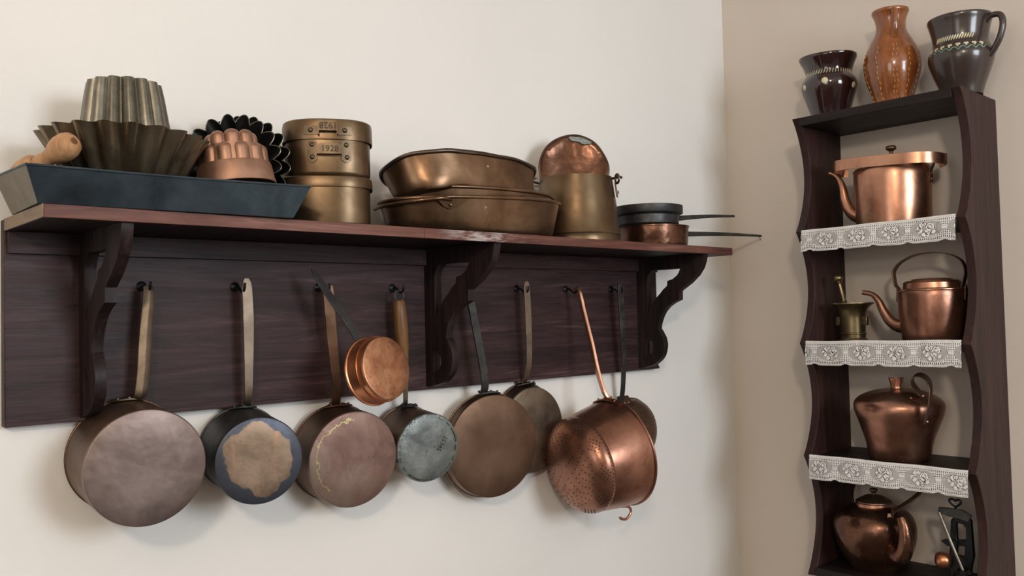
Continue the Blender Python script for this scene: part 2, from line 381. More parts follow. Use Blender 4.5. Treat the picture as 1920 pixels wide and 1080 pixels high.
for x0, x1 in ((0.0021, 0.6240), (0.6246, S)): part('lit_front_edge', MB().box((x0, -D, -TB), (x1, -D+0.0020, 0)), 'shelf', shelf, 'reddish worn front edge, painted in its lit tone', bevel=0.0008)  # lit, worn front of the same board as a lighter strip
part('shelf_board', MB().box((0.6246, -D+0.0022, -TB), (S, -0.0201, 0)), 'unit_h', shelf, bevel=0.0006)  # same darkened wood for the shaded underside
yb = lambda y: max(-0.2166, min((y-0.03782)/1.1746, -0.0201))
outer = [(-0.2166, -TB)]+[(yb(y), z) for y, z in ((-0.2166, -0.0225), (-0.2138, -0.0341), (-0.2064, -0.0515), (-0.1921, -0.0686), (-0.1658, -0.0884), (-0.1319, -0.1068), (-0.1311, -0.1292),
         (-0.1089, -0.1369), (-0.0920, -0.1455), (-0.0784, -0.1565), (-0.0690, -0.1685), (-0.0623, -0.1815), (-0.0582, -0.192), (-0.0565, -0.2021), (-0.0625, -0.2085), (-0.0672, -0.2162),
         (-0.0725, -0.224), (-0.0748, -0.2319), (-0.0765, -0.240), (-0.0763, -0.2475), (-0.0740, -0.259), (-0.0695, -0.2697), (-0.0625, -0.2785), (-0.0537, -0.2859), (-0.0405, -0.294), (-0.0274, -0.298), (-0.008, -0.302), (0.012, -0.3045))]+[(-0.0201, -0.3045), (-0.0201, -TB)]
up = [(yb(y), z) for y, z in ((-0.0216, -0.0766), (-0.027, -0.063), (-0.0409, -0.051), (-0.1376, -0.0507), (-0.133, -0.0600), (-0.1259, -0.0679), (-0.111, -0.0764), (-0.0935, -0.0802), (-0.0921, -0.0927),
      (-0.078, -0.102), (-0.0672, -0.1121), (-0.053, -0.123), (-0.0406, -0.1367), (-0.030, -0.150), (-0.0225, -0.1604))]
lo = [(yb(y), z) for y, z in ((-0.0125, -0.2350), (-0.0165, -0.2275), (-0.0230, -0.2245), (-0.030, -0.231), (-0.0371, -0.2419), (-0.0388, -0.248), (-0.0382, -0.2547), (-0.0355, -0.261), (-0.031, -0.266), (-0.023, -0.271), (-0.015, -0.2744), (-0.0120, -0.262))]
for i, (bx, toe) in enumerate(((0.1031, 0.0), (0.7984, 0.024), (1.489, 0.024))):
    part('bracket', MB().prism(outer, [up, lo], lambda a, b, c, bx=bx, toe=toe: (bx+c-toe*(0.2166+a)/0.1966, a, b), 0.0172), 'bracket', shelf, bevel=0.0012, angle=30, weld=False)
HOOKS = [0.1989, 0.3594, 0.5257, 0.6934, 0.8640, 1.0357, 1.1969, 1.3625]
for hx in HOOKS:
    z = -0.0995
    mb = MB().lathe([(0, 0), (0.0085, 0), (0.0085, 0.0015), (0.006, 0.0035), (0.003, 0.005), (0, 0.005)], (hx, -0.0201, z), (0, -1, 0), 18)
    path = smooth_curve([(hx, -0.023, z), (hx, -0.034, z), (hx, -0.042, z-0.006), (hx, -0.051, z-0.0105), (hx, -0.0595, z-0.004), (hx, -0.061, z+0.006)], 5)
    mb.tube(path, 0.0021, 8)
    part('hook', mb, 'black_iron', shelf, 'black iron cup hook')

# ------------------------------------------------------------------ display unit on the right wall
YL, YR, DU = -0.34, -0.7491, 0.2157
XF = XR-DU; CUSP = [0.3261, 0.0355, -0.2469, -0.5302, -0.8271]; TS = 0.020
unit = thing('display_shelf', (XR-0.1, (YL+YR)/2, -0.8271), 'tall narrow dark wooden display shelf with wavy sides on the right wall', 'shelf')
prof = [(XR, CUSP[0])]
for a, b in zip(CUSP, CUSP[1:]):
    for k in range(18):
        t_ = k/18; prof.append((XF+0.051*math.sin(PI*t_)**0.85, a+(b-a)*t_))
prof += [(XF, CUSP[-1]), (XR, CUSP[-1])]
for y0 in (YL, YR+TS):
    part('side_panel', MB().prism(prof, [], lambda a, b, c, y0=y0: (a, y0-c, b), TS), 'unit', unit, angle=25, bevel=0.001, weld=False)
part('top_board', MB().box((XF+0.001, YR+TS+.0003, CUSP[0]-0.0211), (XR-0.0003, YL-TS-.0003, CUSP[0])), 'unit_h', unit, bevel=0.001)
TT = 0.018
for z in CUSP[1:4]: part('shelf_board', MB().box((XF+0.003, YR+TS+.0003, z-TT), (XR-0.0003, YL-TS-.0003, z)), 'unit_h', unit, bevel=0.001)
part('bottom_board', MB().box((XF+0.001, YR+TS+.0003, CUSP[4]), (XR-0.0003, YL-TS-.0003, CUSP[4]+0.0207)), 'unit_h', unit, bevel=0.001)
ZB = CUSP[4]+0.0207

# lace edging
def lace(p0, p1, d0, d1, phase, label, seed):
    """strip hung from p0 to p1 (y, z of its upper ends), drops d0, d1"""
    L = abs(p1[0]-p0[0]); P = 0.0815; cell = 0.00112; nu = int(L/cell); H = 0.058; nv = int(H/cell); mb = MB()
    petals = [(0.16, -0.05, 0.17), (0.16, -0.07, 0.08), (0.10, 0.10, 0.13), (-0.16, -0.14, 0.11), (-0.28, -0.02, 0.09), (-0.20, 0.08, 0.10), (-0.05, -0.17, 0.09), (-0.06, 0.21, 0.10), (0.28, 0.12, 0.10), (0.10, 0.23, 0.08)]
    idx = {}
    def vert(i, j):
        if (i, j) in idx: return idx[(i, j)]
        u = i/nu; t_ = j/nv; dd = d0+(d1-d0)*u
        wave = 0.0016*math.sin(u*9+seed)+0.0010*math.sin(u*23+seed*2)
        x = XF-0.0020-0.004*t_-abs(wave)*t_-0.0015*math.sin(t_*PI)
        if j == 0: x = XF+0.0005
        y = p0[0]+(p1[0]-p0[0])*u; z = p0[1]+(p1[1]-p0[1])*u-dd*t_+0.0006*math.sin(u*14+seed)
        uc = (u*L/P+phase) % 1.0-0.5; e = rose(uc, t_)
        x -= 0.0004*e
        mb.v.append(Vector((x, y, z))); idx[(i, j)] = len(mb.v)-1; return idx[(i, j)]
    def rose(uc, t_):
        a = uc*P/H; b = t_-0.46
        for q in petals:
            if (a-q[0])**2+(b-q[1])**2 < q[2]**2: return 1.0
        return 0.0
    for i in range(nu):
        for j in range(nv):
            u = (i+.5)/nu; t_ = (j+.5)/nv; uc = (u*L/P+phase) % 1.0-0.5; a = uc*P/H; b = t_-0.46
            au = abs(uc); scal = 0.07*math.exp(-((0.5-au)/0.10)**2); hole = False
            if t_ > 0.985-scal-0.012*(i % 4 < 2): continue
            inell = (uc/0.43)**2+(b/0.33)**2 < 1
            if t_ < 0.17:
                if j == 3 and i % 3 == 0: hole = True
                if j in (6, 7) and i % 4 < 2: hole = True
            elif t_ < 0.83-scal:
                if inell:
                    if rose(uc, t_):
                        for q in petals:
                            if abs(math.hypot(a-q[0], b-q[1])-q[2]) < 0.012 and (i*7+j*3) % 5 != 0: hole = True
                    elif (i+j) % 2 == 0: hole = True
                elif au > 0.30 and abs(b) > 0.07 and abs(b) < 0.37:
                    if i % 4 < 2 and j % 4 < 2: hole = True
                elif i % 2 == 0 and j % 2 == 0: hole = True
                if abs(b) < 0.035 and au > 0.42: hole = False
            elif t_ < 0.875-scal:
                if i % 4 < 2: hole = True
            else:
                k = (i+j) % 6; m = (i-j) % 6
                if k < 2 and m < 2 and t_ < 0.955-scal: hole = True
                elif k in (3, 4) and m in (3, 4) and t_ < 0.955-scal: hole = True
            if hole: continue
            mb.f.append((vert(i, j), vert(i+1, j), vert(i+1, j+1), vert(i, j+1)))
    o = single('lace_trim', mb, 'lace', (XF, p0[0], p0[1]), label, 'lace', weld=False, angle=60)
    m = o.modifiers.new('thickness', 'SOLIDIFY'); m.thickness = 0.0006; m.offset = 0
    return o
lace((-0.3565, 0.0385), (-0.7285, 0.0425), 0.056, 0.060, 0.72, 'white rose lace strip on the shelf edge below the straight-sided copper kettle', 1.0)
lace((-0.3575, -0.2410), (-0.7300, -0.2370), 0.061, 0.0625, 0.70, 'white rose-patterned lace strip on the shelf edge under the brass mortar', 2.3)
lace((-0.3570, -0.5250), (-0.7330, -0.5230), 0.061, 0.060, 0.16, 'white rose-patterned lace strip on the lowest trimmed edge, under the copper flask', 4.1)

# ------------------------------------------------------------------ things on the long shelf
# long black tray with flared sides
tr = thing('baking_tray', (0.17, -0.15, 0.0), 'long blue-black sheet steel baking tray with flared sides at the left shelf end', 'tray')
bl = [Vector((-0.004, -0.2205, 0.0008)), Vector((0.357, -0.2400, 0.0008)), Vector((0.366, -0.090, 0.0008)), Vector((0.000, -0.0690, 0.0008))]
tl = [Vector((-0.0240, -0.2480, 0.0465)), Vector((0.3770, -0.2600, 0.0495)), Vector((0.392, -0.075, 0.050)), Vector((-0.019, -0.050, 0.056))]
def panel(q, n, t_=0.0012):
    n = Vector(n).normalized(); return MB().add([p for p in q]+[p+n*t_ for p in q], [(0,1,2,3),(7,6,5,4),(0,4,5,1),(1,5,6,2),(2,6,7,3),(3,7,4,0)])
def subdiv_quad(a, b, c, d, nu, nv, th, nrm, seed, amp=0.0012):
    mb = MB(); vs = []
    for i in range(nu+1):
        for j in range(nv+1):
            u, v_ = i/nu, j/nv; p = (a*(1-u)+b*u)*(1-v_)+(d*(1-u)+c*u)*v_
            k = noise.noise(p*22+Vector((seed, 0, 0)))*amp*math.sin(PI*u)*(v_ if v_ < 1 else 1); vs.append(p+Vector(nrm)*k)
    n = len(vs); vs += [p-Vector(nrm)*th for p in vs]; fs = []
    for i in range(nu):
        for j in range(nv):
            q = (i*(nv+1)+j, (i+1)*(nv+1)+j, (i+1)*(nv+1)+j+1, i*(nv+1)+j+1); fs.append(q); fs.append(tuple(x+n for x in reversed(q)))
    bd = [i*(nv+1) for i in range(nu+1)]+[nu*(nv+1)+j for j in range(1, nv+1)]+[i*(nv+1)+nv for i in range(nu-1, -1, -1)]+[j for j in range(nv-1, 0, -1)]
    for i in range(len(bd)): p_, q_ = bd[i], bd[(i+1) % len(bd)]; fs.append((p_, p_+n, q_+n, q_))
    return mb.add(vs, fs)
part('floor_sheet', panel(bl, (0, 0, 1)), 'tray', tr)
part('side', subdiv_quad(bl[0], bl[1], tl[1], tl[0], 40, 4, 0.0012, (0, -1, 0), 1), 'tray', tr)
part('side', subdiv_quad(bl[2], bl[3], tl[3], tl[2], 40, 4, 0.0012, (0, 1, 0), 2), 'tray', tr)
part('end', subdiv_quad(bl[3], bl[0], tl[0], tl[3], 14, 4, 0.0012, (-1, 0, 0), 3), 'tray_end_lit', tr, 'grey-brown sheet end with the side light in its colour')
part('end', subdiv_quad(bl[1], bl[2], tl[2], tl[1], 14, 4, 0.0012, (1, 0, 0), 4), 'tray', tr)
part('rolled_rim', MB().tube(smooth_curve([tl[0], (tl[0]+tl[1])/2+Vector((0, 0.0005, -0.0015)), tl[1]], 8), 0.0016, 8).tube([tl[1], tl[2]], 0.0016, 8).tube([tl[2], tl[3]], 0.0016, 8).tube([tl[3], tl[0]], 0.0016, 8), 'tray', tr)

def flute(n, amp, sharp=1.0, ph=0.0, up=0.0):
    """outward rounded lobes with creases between; amp per profile index"""
    def f(th, i, r):
        a = amp[i] if isinstance(amp, (list, tuple)) else amp
        k = abs(math.sin(n*(th+ph)/2))**sharp
        return (r+a*(k-0.62), up*(k-0.5)*(a/0.01) if up else 0)
    return f
def fluted_shell(prof, n, amps, o, axis, th=0.0010, seg=None, sharp=0.8, ph=0.0, up=0.0, ref=None):
    k = len(prof); inner = [(max(r-th*(1.3 if r > 0 else 0), 0), h+(th if r < 1e-6 or i == 0 else 0)) for i, (r, h) in enumerate(prof)]
    full = prof+inner[::-1]; am = list(amps)+list(amps)[::-1]
    return MB().lathe(full, o, axis, seg or n*10, flute(n, am, sharp, ph, up), ref)
# big brioche mould standing in the tray
br = [(0, 0), (0.040, 0), (0.046, 0.001), (0.052, 0.008), (0.075, 0.046), (0.098, 0.086), (0.1175, 0.1165)]
single('brioche_mould', fluted_shell(br, 20, [0, 0, 0.002, 0.005, 0.009, 0.012, 0.0135], (0.1378, -0.125, 0.0025), (0.02, 0, 1), sharp=1.6, ph=0.08, seg=240), 'tin_brown',
       (0.1378, -0.125, 0.0025), 'wide flared fluted tin mould standing open in the black tray', 'mould')
# inverted mould standing inside it
im = [(0, 0.150), (0.020, 0.150), (0.024, 0.1490), (0.030, 0.1525), (0.044, 0.1530), (0.0490, 0.1515), (0.0500, 0.146), (0.0530, 0.130), (0.0605, 0.080), (0.0700, 0.0)]
single('pudding_mould', fluted_shell(im, 14, [0, 0, 0.001, 0.006, 0.009, 0.0105, 0.0110, 0.0110, 0.0110, 0.011], (0.1440, -0.1195, 0.052), (-0.02, 0, 1), ph=0.2), 'tin',
       (0.1440, -0.1195, 0.052), 'tall fluted grey tin mould upside down inside the wide fluted mould', 'mould')
# rolling pin end
pa, pb = Vector((0.0135, -0.150, 0.0620)), Vector((0.0420, -0.212, 0.0885)); ax = (pb-pa).normalized(); pl_ = (pb-pa).length
pin = thing('rolling_pin', pa, 'pale wooden rolling pin with its round knob sticking out of the black tray', 'rolling pin')
part('handle', MB().lathe([(0, -0.002), (0.0100, 0), (0.0125, 0.006), (0.0115, 0.014), (0.0105, 0.022), (0.0125, 0.032), (0.0165, 0.042), (0.0188, 0.053), (0.0185, 0.063), (0.0155, 0.071), (0.0095, 0.0755), (0.0070, 0.0760), (0, 0.0750)], pa, ax, 36), 'pin_wood', pin)
part('roller', MB().lathe([(0, -0.036), (0.014, -0.036), (0.0180, -0.032), (0.0195, -0.022), (0.0195, -0.012), (0.0180, -0.003), (0.0130, 0.003), (0, 0.004)], pa, ax, 36), 'pin_wood', pin)
part('dowel_end', MB().lathe([(0, 0), (0.0052, 0), (0.0052, 0.0012), (0, 0.0016)], pa+ax*0.0752, ax, 16), 'handle_wood', pin, 'darker dowel end in the knob')
# two black fluted tart moulds leaning behind the copper mould
na = Vector((-0.72, -0.67, 0.18)).normalized()
tp = [(0, 0), (0.050, 0), (0.056, 0.001), (0.0615, 0.006), (0.0735, 0.022), (0.0860, 0.036)]
for c_, lab in ((Vector((0.3330, -0.0760, 0.1000)), 'black fluted tart mould leaning nearest behind the copper turreted mould'),
                (Vector((0.3560, -0.0640, 0.1020)), 'black fluted tart mould leaning hindmost, next to the brass mess tins')):
    tm = thing('tart_mould', c_, lab, 'mould'); am_, ph_ = 0.016, 0.1
    xr = (Vector((1, 0, 0))-na*na.x).normalized(); yr = na.cross(xr); F_ = flute(18, am_, 0.9, ph_); pts_ = []
    for q in range(360):
        th = 2*PI*q/360; rr2 = F_(th, 0, 0.0860)[0]-0.0004; pts_.append(c_+na*0.0182+(xr*math.cos(th)+yr*math.sin(th))*rr2)
    part('rim_edge', MB().tube(pts_, 0.0008, 4, closed=True, up=na), 'grey_iron', tm, 'thin worn bright rim edge')
    part('body', fluted_shell(tp, 18, [0, 0, 0.003, 0.006, 0.0125, 0.016], c_-na*0.018, na, ph=0.1, sharp=0.9, seg=360), 'black_tin', tm)
# copper turreted jelly mould
cm = thing('jelly_mould', (0.2950, -0.170, 0.052), 'copper jelly mould with two tiers of rounded turrets, tilted on the black tray', 'mould')
ca = Vector((-0.07, 0.10, 0.99)).normalized(); co = Vector((0.2950, -0.1720, 0.0530))
part('base_band', MB().lathe([(0.0605, 0), (0.0615, 0.0008), (0.0600, 0.010), (0.0575, 0.030), (0.0560, 0.0335), (0.050, 0.0345), (0.050, 0.0335), (0.0550, 0.0325), (0.0562, 0.029), (0.0588, 0.010), (0.0597, 0)], co, ca, 64, close=True), 'castle', cm)
part('core', MB().lathe([(0.050, 0.030), (0.048, 0.062), (0.036, 0.063), (0.032, 0.080), (0, 0.082)], co, ca, 48), 'castle', cm)
rx = (Vector((1, 0, 0))-ca*ca.x).normalized(); ry = ca.cross(rx)
for tier, (n_, rad, z0, z1, tw, td) in enumerate(((11, 0.0440, 0.0325, 0.0640, 0.0125, 0.0110), (8, 0.0310, 0.0600, 0.0870, 0.0122, 0.0110))):
    for k in range(n_):
        th = 2*PI*(k+0.5*tier)/n_; dr = rx*math.cos(th)+ry*math.sin(th); tg = ca.cross(dr)
        mb = MB(); rows = []
        for i in range(9):
            if i < 4: z, s_ = z0+(z1-z0-0.010)*i/3, 1.0
            else: a_ = (i-3)/5*PI/2; z, s_ = z1-0.010+0.010*math.sin(a_), max(math.cos(a_), 0.02)
            ids = []
            for j in range(14):
                b_ = 2*PI*j/14; mb.v.append(co+ca*z+dr*(rad+td*0.95*s_*math.cos(b_)-0.002*i/8)+tg*(tw*s_*math.sin(b_))); ids.append(len(mb.v)-1)
            rows.append(ids)
        for A, B in zip(rows, rows[1:]):
            for j in range(14): mb.f.append((A[j], A[(j+1) % 14], B[(j+1) % 14], B[j]))
        mb.f.append(tuple(rows[-1])); mb.f.append(tuple(reversed(rows[0])))
        part('turret', mb, 'castle', cm)

# mess tins: rounded oval, broad side towards the camera
def facing(p): d = Vector((CAMP.x-p[0], CAMP.y-p[1], 0)); return d.normalized()
def tin_profile(rx_, ry_, h, z0):
    return rx_, ry_
tf = Vector((-0.52, -0.854, 0)).normalized(); tx = Vector((0.854, -0.52, 0)).normalized()
def supel(n_):
    def f(th, i, r):
        c_, s_ = abs(math.cos(th)), abs(math.sin(th)); return r*((c_**n_+s_**n_)**(-1/n_))
    return f
SE = supel(2.5)
def messtin(c_, a_, b_, z0, zl, z1, label, handles):
    r = thing('mess_tin', (c_[0], c_[1], z0), label, 'tin'); k = b_/a_
    part('body', MB().lathe([(0, 0), (a_*0.95, 0), (a_*0.985, 0.002), (a_, 0.006), (a_, zl-z0+0.010), (a_-0.0012, zl-z0+0.010), (a_-0.0012, 0.006), (0, 0.002)], (c_[0], c_[1], z0), (0, 0, 1), 96, SE, tx, sy=k), 'mess', r)
    A = a_+0.0042
    part('lid', MB().lathe([(A-0.0012, zl), (A, zl), (A+0.0004, zl+0.003), (A, z1-0.008), (A*0.985, z1-0.002), (A*0.95, z1), (0, z1+0.0015), (0, z1), (A*0.93, z1-0.0015), (A-0.0012, z1-0.008)], (c_[0], c_[1], 0), (0, 0, 1), 96, SE, tx, close=True, sy=k), 'mess', r)
    return r
mc = (0.4925, -0.118)
t1 = messtin(mc, 0.0745, 0.062, 0.0885, 0.1500, 0.1860, 'upper of two stacked oval brass mess tins, with riveted strap handles stamped 1928', 1)
t2 = messtin((0.4880, -0.118), 0.0775, 0.064, 0.0006, 0.0680, 0.0876, 'lower of two stacked oval brass mess tins, plain without front handles', 0)
def front(u, zz, out=0.0, a_=0.0745, b_=0.062):
    """point on the front wall of a mess tin, u sideways, out outward"""
    c0 = Vector((mc[0], mc[1], zz)); s = min(abs(u)/a_, 0.98); yy = b_*(1-s**2.5)**(1/2.5)
    return c0+tx*u+tf*(yy+out)
def digits_on(zc, s, flip, uc, out, a_, b_, size):
    sg = -1 if flip else 1
    return text_mesh(s, size, lambda u, v_, d: front(uc+sg*u, zc+sg*v_, out+0.0003+d, a_, b_))
def plate(u0, u1, z0, z1, out0, out1, a_, b_, bulge=None, nu=12):
    mb = MB(); vs = []
    for o_ in (out0, out1):
        for i in range(nu+1):
            u = u0+(u1-u0)*i/nu; bz = bulge(i/nu) if bulge else 0
            vs += [front(u, z0-bz, o_, a_, b_), front(u, z1+bz, o_, a_, b_)]
    n = 2*(nu+1); fs = []
    for i in range(nu):
        a = 2*i; fs += [(a, a+2, a+3, a+1), (n+a+1, n+a+3, n+a+2, n+a), (a, n+a, n+a+2, a+2), (a+1, a+3, n+a+3, n+a+1)]
    fs += [(0, 1, n+1, n), (2*nu, n+2*nu, n+2*nu+1, 2*nu+1)]
    return mb.add(vs, fs)
LA, LBb = 0.0787, 0.0655
# offset of the handles from the middle of the tins, in metres to the right
ho = 0.0015
h = part('handle', plate(-0.0400+ho, -0.0170+ho, 0.1570, 0.1730, 0.0, 0.0022, LA, LBb), 'mess_handle', t1, 'riveted lid strap handle stamped upside down')
mb = MB()
for q in ((-0.0170+ho, -0.0150+ho, 0.1560, 0.1730, 0.0, 0.0108), (-0.0150+ho, 0.0150+ho, 0.1625, 0.1800, 0.0085, 0.0110), (0.0150+ho, 0.0170+ho, 0.1570, 0.1740, 0.0, 0.0108), (0.0170+ho, 0.0400+ho, 0.1570, 0.1710, 0.0, 0.0022)):
    mb2 = plate(*q, LA, LBb); mb.add(mb2.v, mb2.f)
part('handle_loop', mb, 'mess_handle', h, weld=False)
for u in (-0.0290, 0.0285): part('rivet', rivet(front(u+ho, 0.165, 0.001, LA, LBb), 0.0046, tf), 'mess_handle', h)
part('stamped_number', digits_on(0.1715, '1928', True, 0.001+ho, 0.0110, LA, LBb, 0.0155), 'stamp', h)
BU = lambda q: 0.0055*math.sin(PI*q)
h = part('handle', plate(-0.0350+ho, -0.0190+ho, 0.1150, 0.1440, 0.0, 0.0024, 0.0745, 0.062, BU), 'mess_handle', t1, 'riveted strap handle with stamped number')
mb = MB()
for q in ((-0.0190+ho, -0.0150+ho, 0.1230, 0.1390, 0.0, 0.0118, None), (-0.0150+ho, 0.0190+ho, 0.1230, 0.1410, 0.0095, 0.0120, None), (0.0190+ho, 0.0225+ho, 0.1230, 0.1400, 0.0, 0.0118, None), (0.0225+ho, 0.0395+ho, 0.1150, 0.1440, 0.0, 0.0024, BU)):
    mb2 = plate(*q[:6], 0.0745, 0.062, q[6]); mb.add(mb2.v, mb2.f)
part('handle_loop', mb, 'mess_handle', h, weld=False)
for u, z in ((-0.0270, 0.1405), (-0.0265, 0.1190), (0.0305, 0.1405), (0.0315, 0.1190)): part('rivet', rivet(front(u+ho, z, 0.001), 0.0046, tf), 'mess_handle', h)
part('stamped_number', digits_on(0.1315, '1928', False, 0.003+ho, 0.0120, 0.0745, 0.062, 0.0150), 'stamp', h)

# oval copper pans
def oval_pan(c_, a_, b_, ab, bb, hgt, axis, ref, label, mat, rimmat, rim_r=0.0036, dents=0.0, slope=0.0):
    """c_ = centre of the bottom; a_, b_ rim half axes; ab, bb bottom half axes"""
    r = thing('oval_pan', c_, label, 'pan'); k0 = bb/ab; k1 = b_/a_; mb = MB()
    prof = [(0, 0), (ab*0.90, 0), (ab*0.97, 0.0015), (ab, 0.006), (ab+(a_-ab)*0.35, hgt*0.35), (ab+(a_-ab)*0.7, hgt*0.7), (a_, hgt), (a_-0.0014, hgt), (ab+(a_-ab)*0.7-0.0014, hgt*0.7), (ab+(a_-ab)*0.35-.0014, hgt*0.35), (ab-0.0015, 0.008), (ab*0.95, 0.003), (0, 0.002)]
    a = Vector(axis).normalized(); x = (Vector(ref)-a*Vector(ref).dot(a)).normalized(); y = a.cross(x); seg = 112; rings = []
    SEo = supel(2.25)
    for (rad, z) in prof:
        ids = []; kk = (b_/a_)*z/hgt+(bb/ab)*(1-z/hgt)
        if rad == 0: mb.v.append(Vector(c_)+a*z); ids = [len(mb.v)-1]*seg
        else:
            for k in range(seg):
                th = 2*PI*k/seg; q = SEo(th, 0, rad)
                p = Vector(c_)+a*(z*(1+slope*math.cos(th)))+x*(q*math.cos(th))+y*(q*kk*math.sin(th))
                mb.v.append(p); ids.append(len(mb.v)-1)
        rings.append(ids)
    for A, B in zip(rings, rings[1:]):
        for k in range(seg):
            g = []
            for q in (A[k], A[(k+1) % seg], B[(k+1) % seg], B[k]):
                if q not in g: g.append(q)
            mb.f.append(tuple(g))
    if dents: mb.dent(dents, 14, 3)
    part('bowl', mb, mat, r)
    ring = [Vector(c_)+a*(hgt*(1+slope*math.cos(th)))+x*(SEo(th, 0, a_+0.001)*math.cos(th))+y*(SEo(th, 0, a_+0.001)*k1*math.sin(th)) for th in [2*PI*k/96 for k in range(96)]]
    mr = MB().tube(ring, rim_r, 10, closed=True, up=a)
    if dents: mr.dent(dents, 14, 3)
    part('rolled_rim', mr, rimmat, r); return r
o1 = oval_pan((0.826, -0.126, 0.0008), 0.216, 0.105, 0.198, 0.090, 0.068, (0, 0, 1), (1, 0, 0), 'large oval copper pan at the bottom of the stack, splashed with pale spots', 'brass_brown', 'brass_brown', slope=0.14)
hp = smooth_curve([(0.696, -0.2125, 0.0575), (0.675, -0.2180, 0.0590), (0.650, -0.2080, 0.0560), (0.628, -0.190, 0.0530), (0.613, -0.150, 0.0510), (0.611, -0.105, 0.0510), (0.622, -0.070, 0.051)], 6)
part('handle', MB().tube(hp, 0.0042, 10), 'brass_brown', o1)
part('handle_bracket', MB().prism([(0.665, 0.0575), (0.735, 0.0620), (0.712, 0.0460), (0.694, 0.0400), (0.682, 0.0440)], [], lambda a, b, c: (a, -0.2070-0.19*(a-0.68)-c-(b-0.05)*0.3, b), 0.0035), 'brass_brown', o1, bevel=0.0006, weld=False)
part('rivet', rivet((0.6950, -0.2140, 0.0480), 0.0036, (0, -1, 0.1)), 'brass', o1)
oval_pan((0.838, -0.122, 0.0220), 0.190, 0.098, 0.174, 0.083, 0.064, (-0.012, 0.02, 1), (1, 0, 0), 'oval copper pan nested inside the large one, mostly hidden between two others', 'brass_brown', 'brass_brown')
ntop = Vector((0.0, 0.30, 0.955)).normalized()
rc3 = Vector((0.800, -0.120, 0.1270))
oval_pan(rc3-ntop*0.066, 0.182, 0.094, 0.164, 0.076, 0.066, ntop, (1, 0, -0.02), 'oval copper pan topmost on the stack, tilted and dented at its left end', 'brass_brown', 'rim_dark', 0.0042, 0.006)

# bucket with a lid standing in it
bu = thing('bucket', (1.141, -0.112, 0.0), 'tall tapered brass bucket with an iron ring at its rim', 'bucket')
bc = (1.146, -0.112, 0.0006)
part('body', MB().lathe([(0, 0), (0.0955, 0), (0.0980, 0.002), (0.0970, 0.016), (0.0985, 0.0185), (0.0970, 0.021), (0.0925, 0.08), (0.0845, 0.140), (0.0835, 0.1500), (0.0820, 0.1500), (0.0830, 0.140), (0.091, 0.08), (0.0955, 0.02), (0.0950, 0.004), (0, 0.003)], bc, (0, 0, 1), 80), 'mess', bu)
ed = Vector((0.55, -0.835, 0)).normalized(); et = Vector((0.835, 0.55, 0))
ec = Vector((bc[0], bc[1], 0))+ed*0.0865
part('ear', MB().prism([(-0.011, 0.108), (-0.004, 0.1035), (0.004, 0.1035), (0.011, 0.108), (0.010, 0.125), (0.006, 0.137), (-0.006, 0.137), (-0.010, 0.125)], [], lambda a, b, c: ec+et*a+ed*(c+0.0065-(b-0.105)*0.12)+Vector((0, 0, b)), 0.0025), 'brass_brown', bu, bevel=0.0006, weld=False)
part('rivet', rivet(ec+ed*0.0090+Vector((0, 0, 0.115)), 0.0038, ed), 'brass', bu)
rc_ = ec+ed*0.0085+Vector((0, 0, 0.1460)); dn = (et*0.6+ed*0.8).normalized()
part('ring', MB().tube([rc_+Vector((0, 0, 1))*(0.0105*math.sin(q))+(ed*0.6+et*-0.8).normalized()*(0.0085*math.cos(q)) for q in [2*PI*k/24 for k in range(24)]], 0.0026, 8, closed=True), 'rim_dark', bu)
part('bail', MB().tube(smooth_curve([rc_+ed*0.012+Vector((0, 0, 0.002)), rc_+Vector((0, 0, 0.004)), rc_-ed*0.010+et*0.015+Vector((0, 0, 0.004)), Vector((1.190, -0.045, 0.153)), Vector((1.150, -0.012, 0.152)), Vector((1.080, -0.030, 0.152)), Vector((1.062, -0.070, 0.152))], 6), 0.0030, 8), 'rim_dark', bu)
ld = thing('pot_lid', (1.141, -0.105, 0.06), 'round red-brown copper lid with a patched edge, standing upright in the bucket', 'lid')
ln = Vector((-0.62, -0.77, 0.16)).normalized(); lc = Vector((1.149, -0.1030, 0.1720))
part('disc', MB().lathe([(0, -0.004), (0.030, -0.003), (0.058, 0.000), (0.068, 0.004), (0.0745, 0.0065), (0.0790, 0.0050), (0.0800, 0.001), (0.0785, 0.0035), (0.0740, 0.0050), (0.068, 0.0025), (0.058, -0.0015), (0.030, -0.0045), (0, -0.0055)], lc, ln, 72, ref=(0, 0, 1), sx=1.07).dent(0.003, 20, 1), 'copper_red', ld)
part('wired_edge', MB().tube([lc+ln*0.002+(Vector((0, 0, 1))-ln*ln.z).normalized()*(0.0800*1.07*math.cos(q))+ln.cross((Vector((0, 0, 1))-ln*ln.z).normalized())*(0.0800*math.sin(q)) for q in [2*PI*k/72 for k in range(72)]], 0.0030, 8, closed=True).dent(0.003, 20, 1), 'rim_dark', ld)
lu = (Vector((0, 0, 1))-ln*ln.z).normalized(); lx = lu.cross(ln)
pat = []
for k in range(22):
    q = k/22*2*PI; rr_ = 1+0.35*math.sin(3*q+1)*math.cos(2*q); pat.append((0.016+0.026*math.cos(q)*(0.8+0.2*rr_), 0.0745+0.0068*math.sin(q)*rr_-0.012*(0.5+0.5*math.cos(q))))
part('solder_patch', MB().prism(pat, [], lambda a, b, c: lc+lx*a+lu*b*1.03+ln*(0.0065+c), 0.0030).dent(0.0012, 90, 2), 'zinc', ld, 'pale grey solder patch on the edge', weld=False)

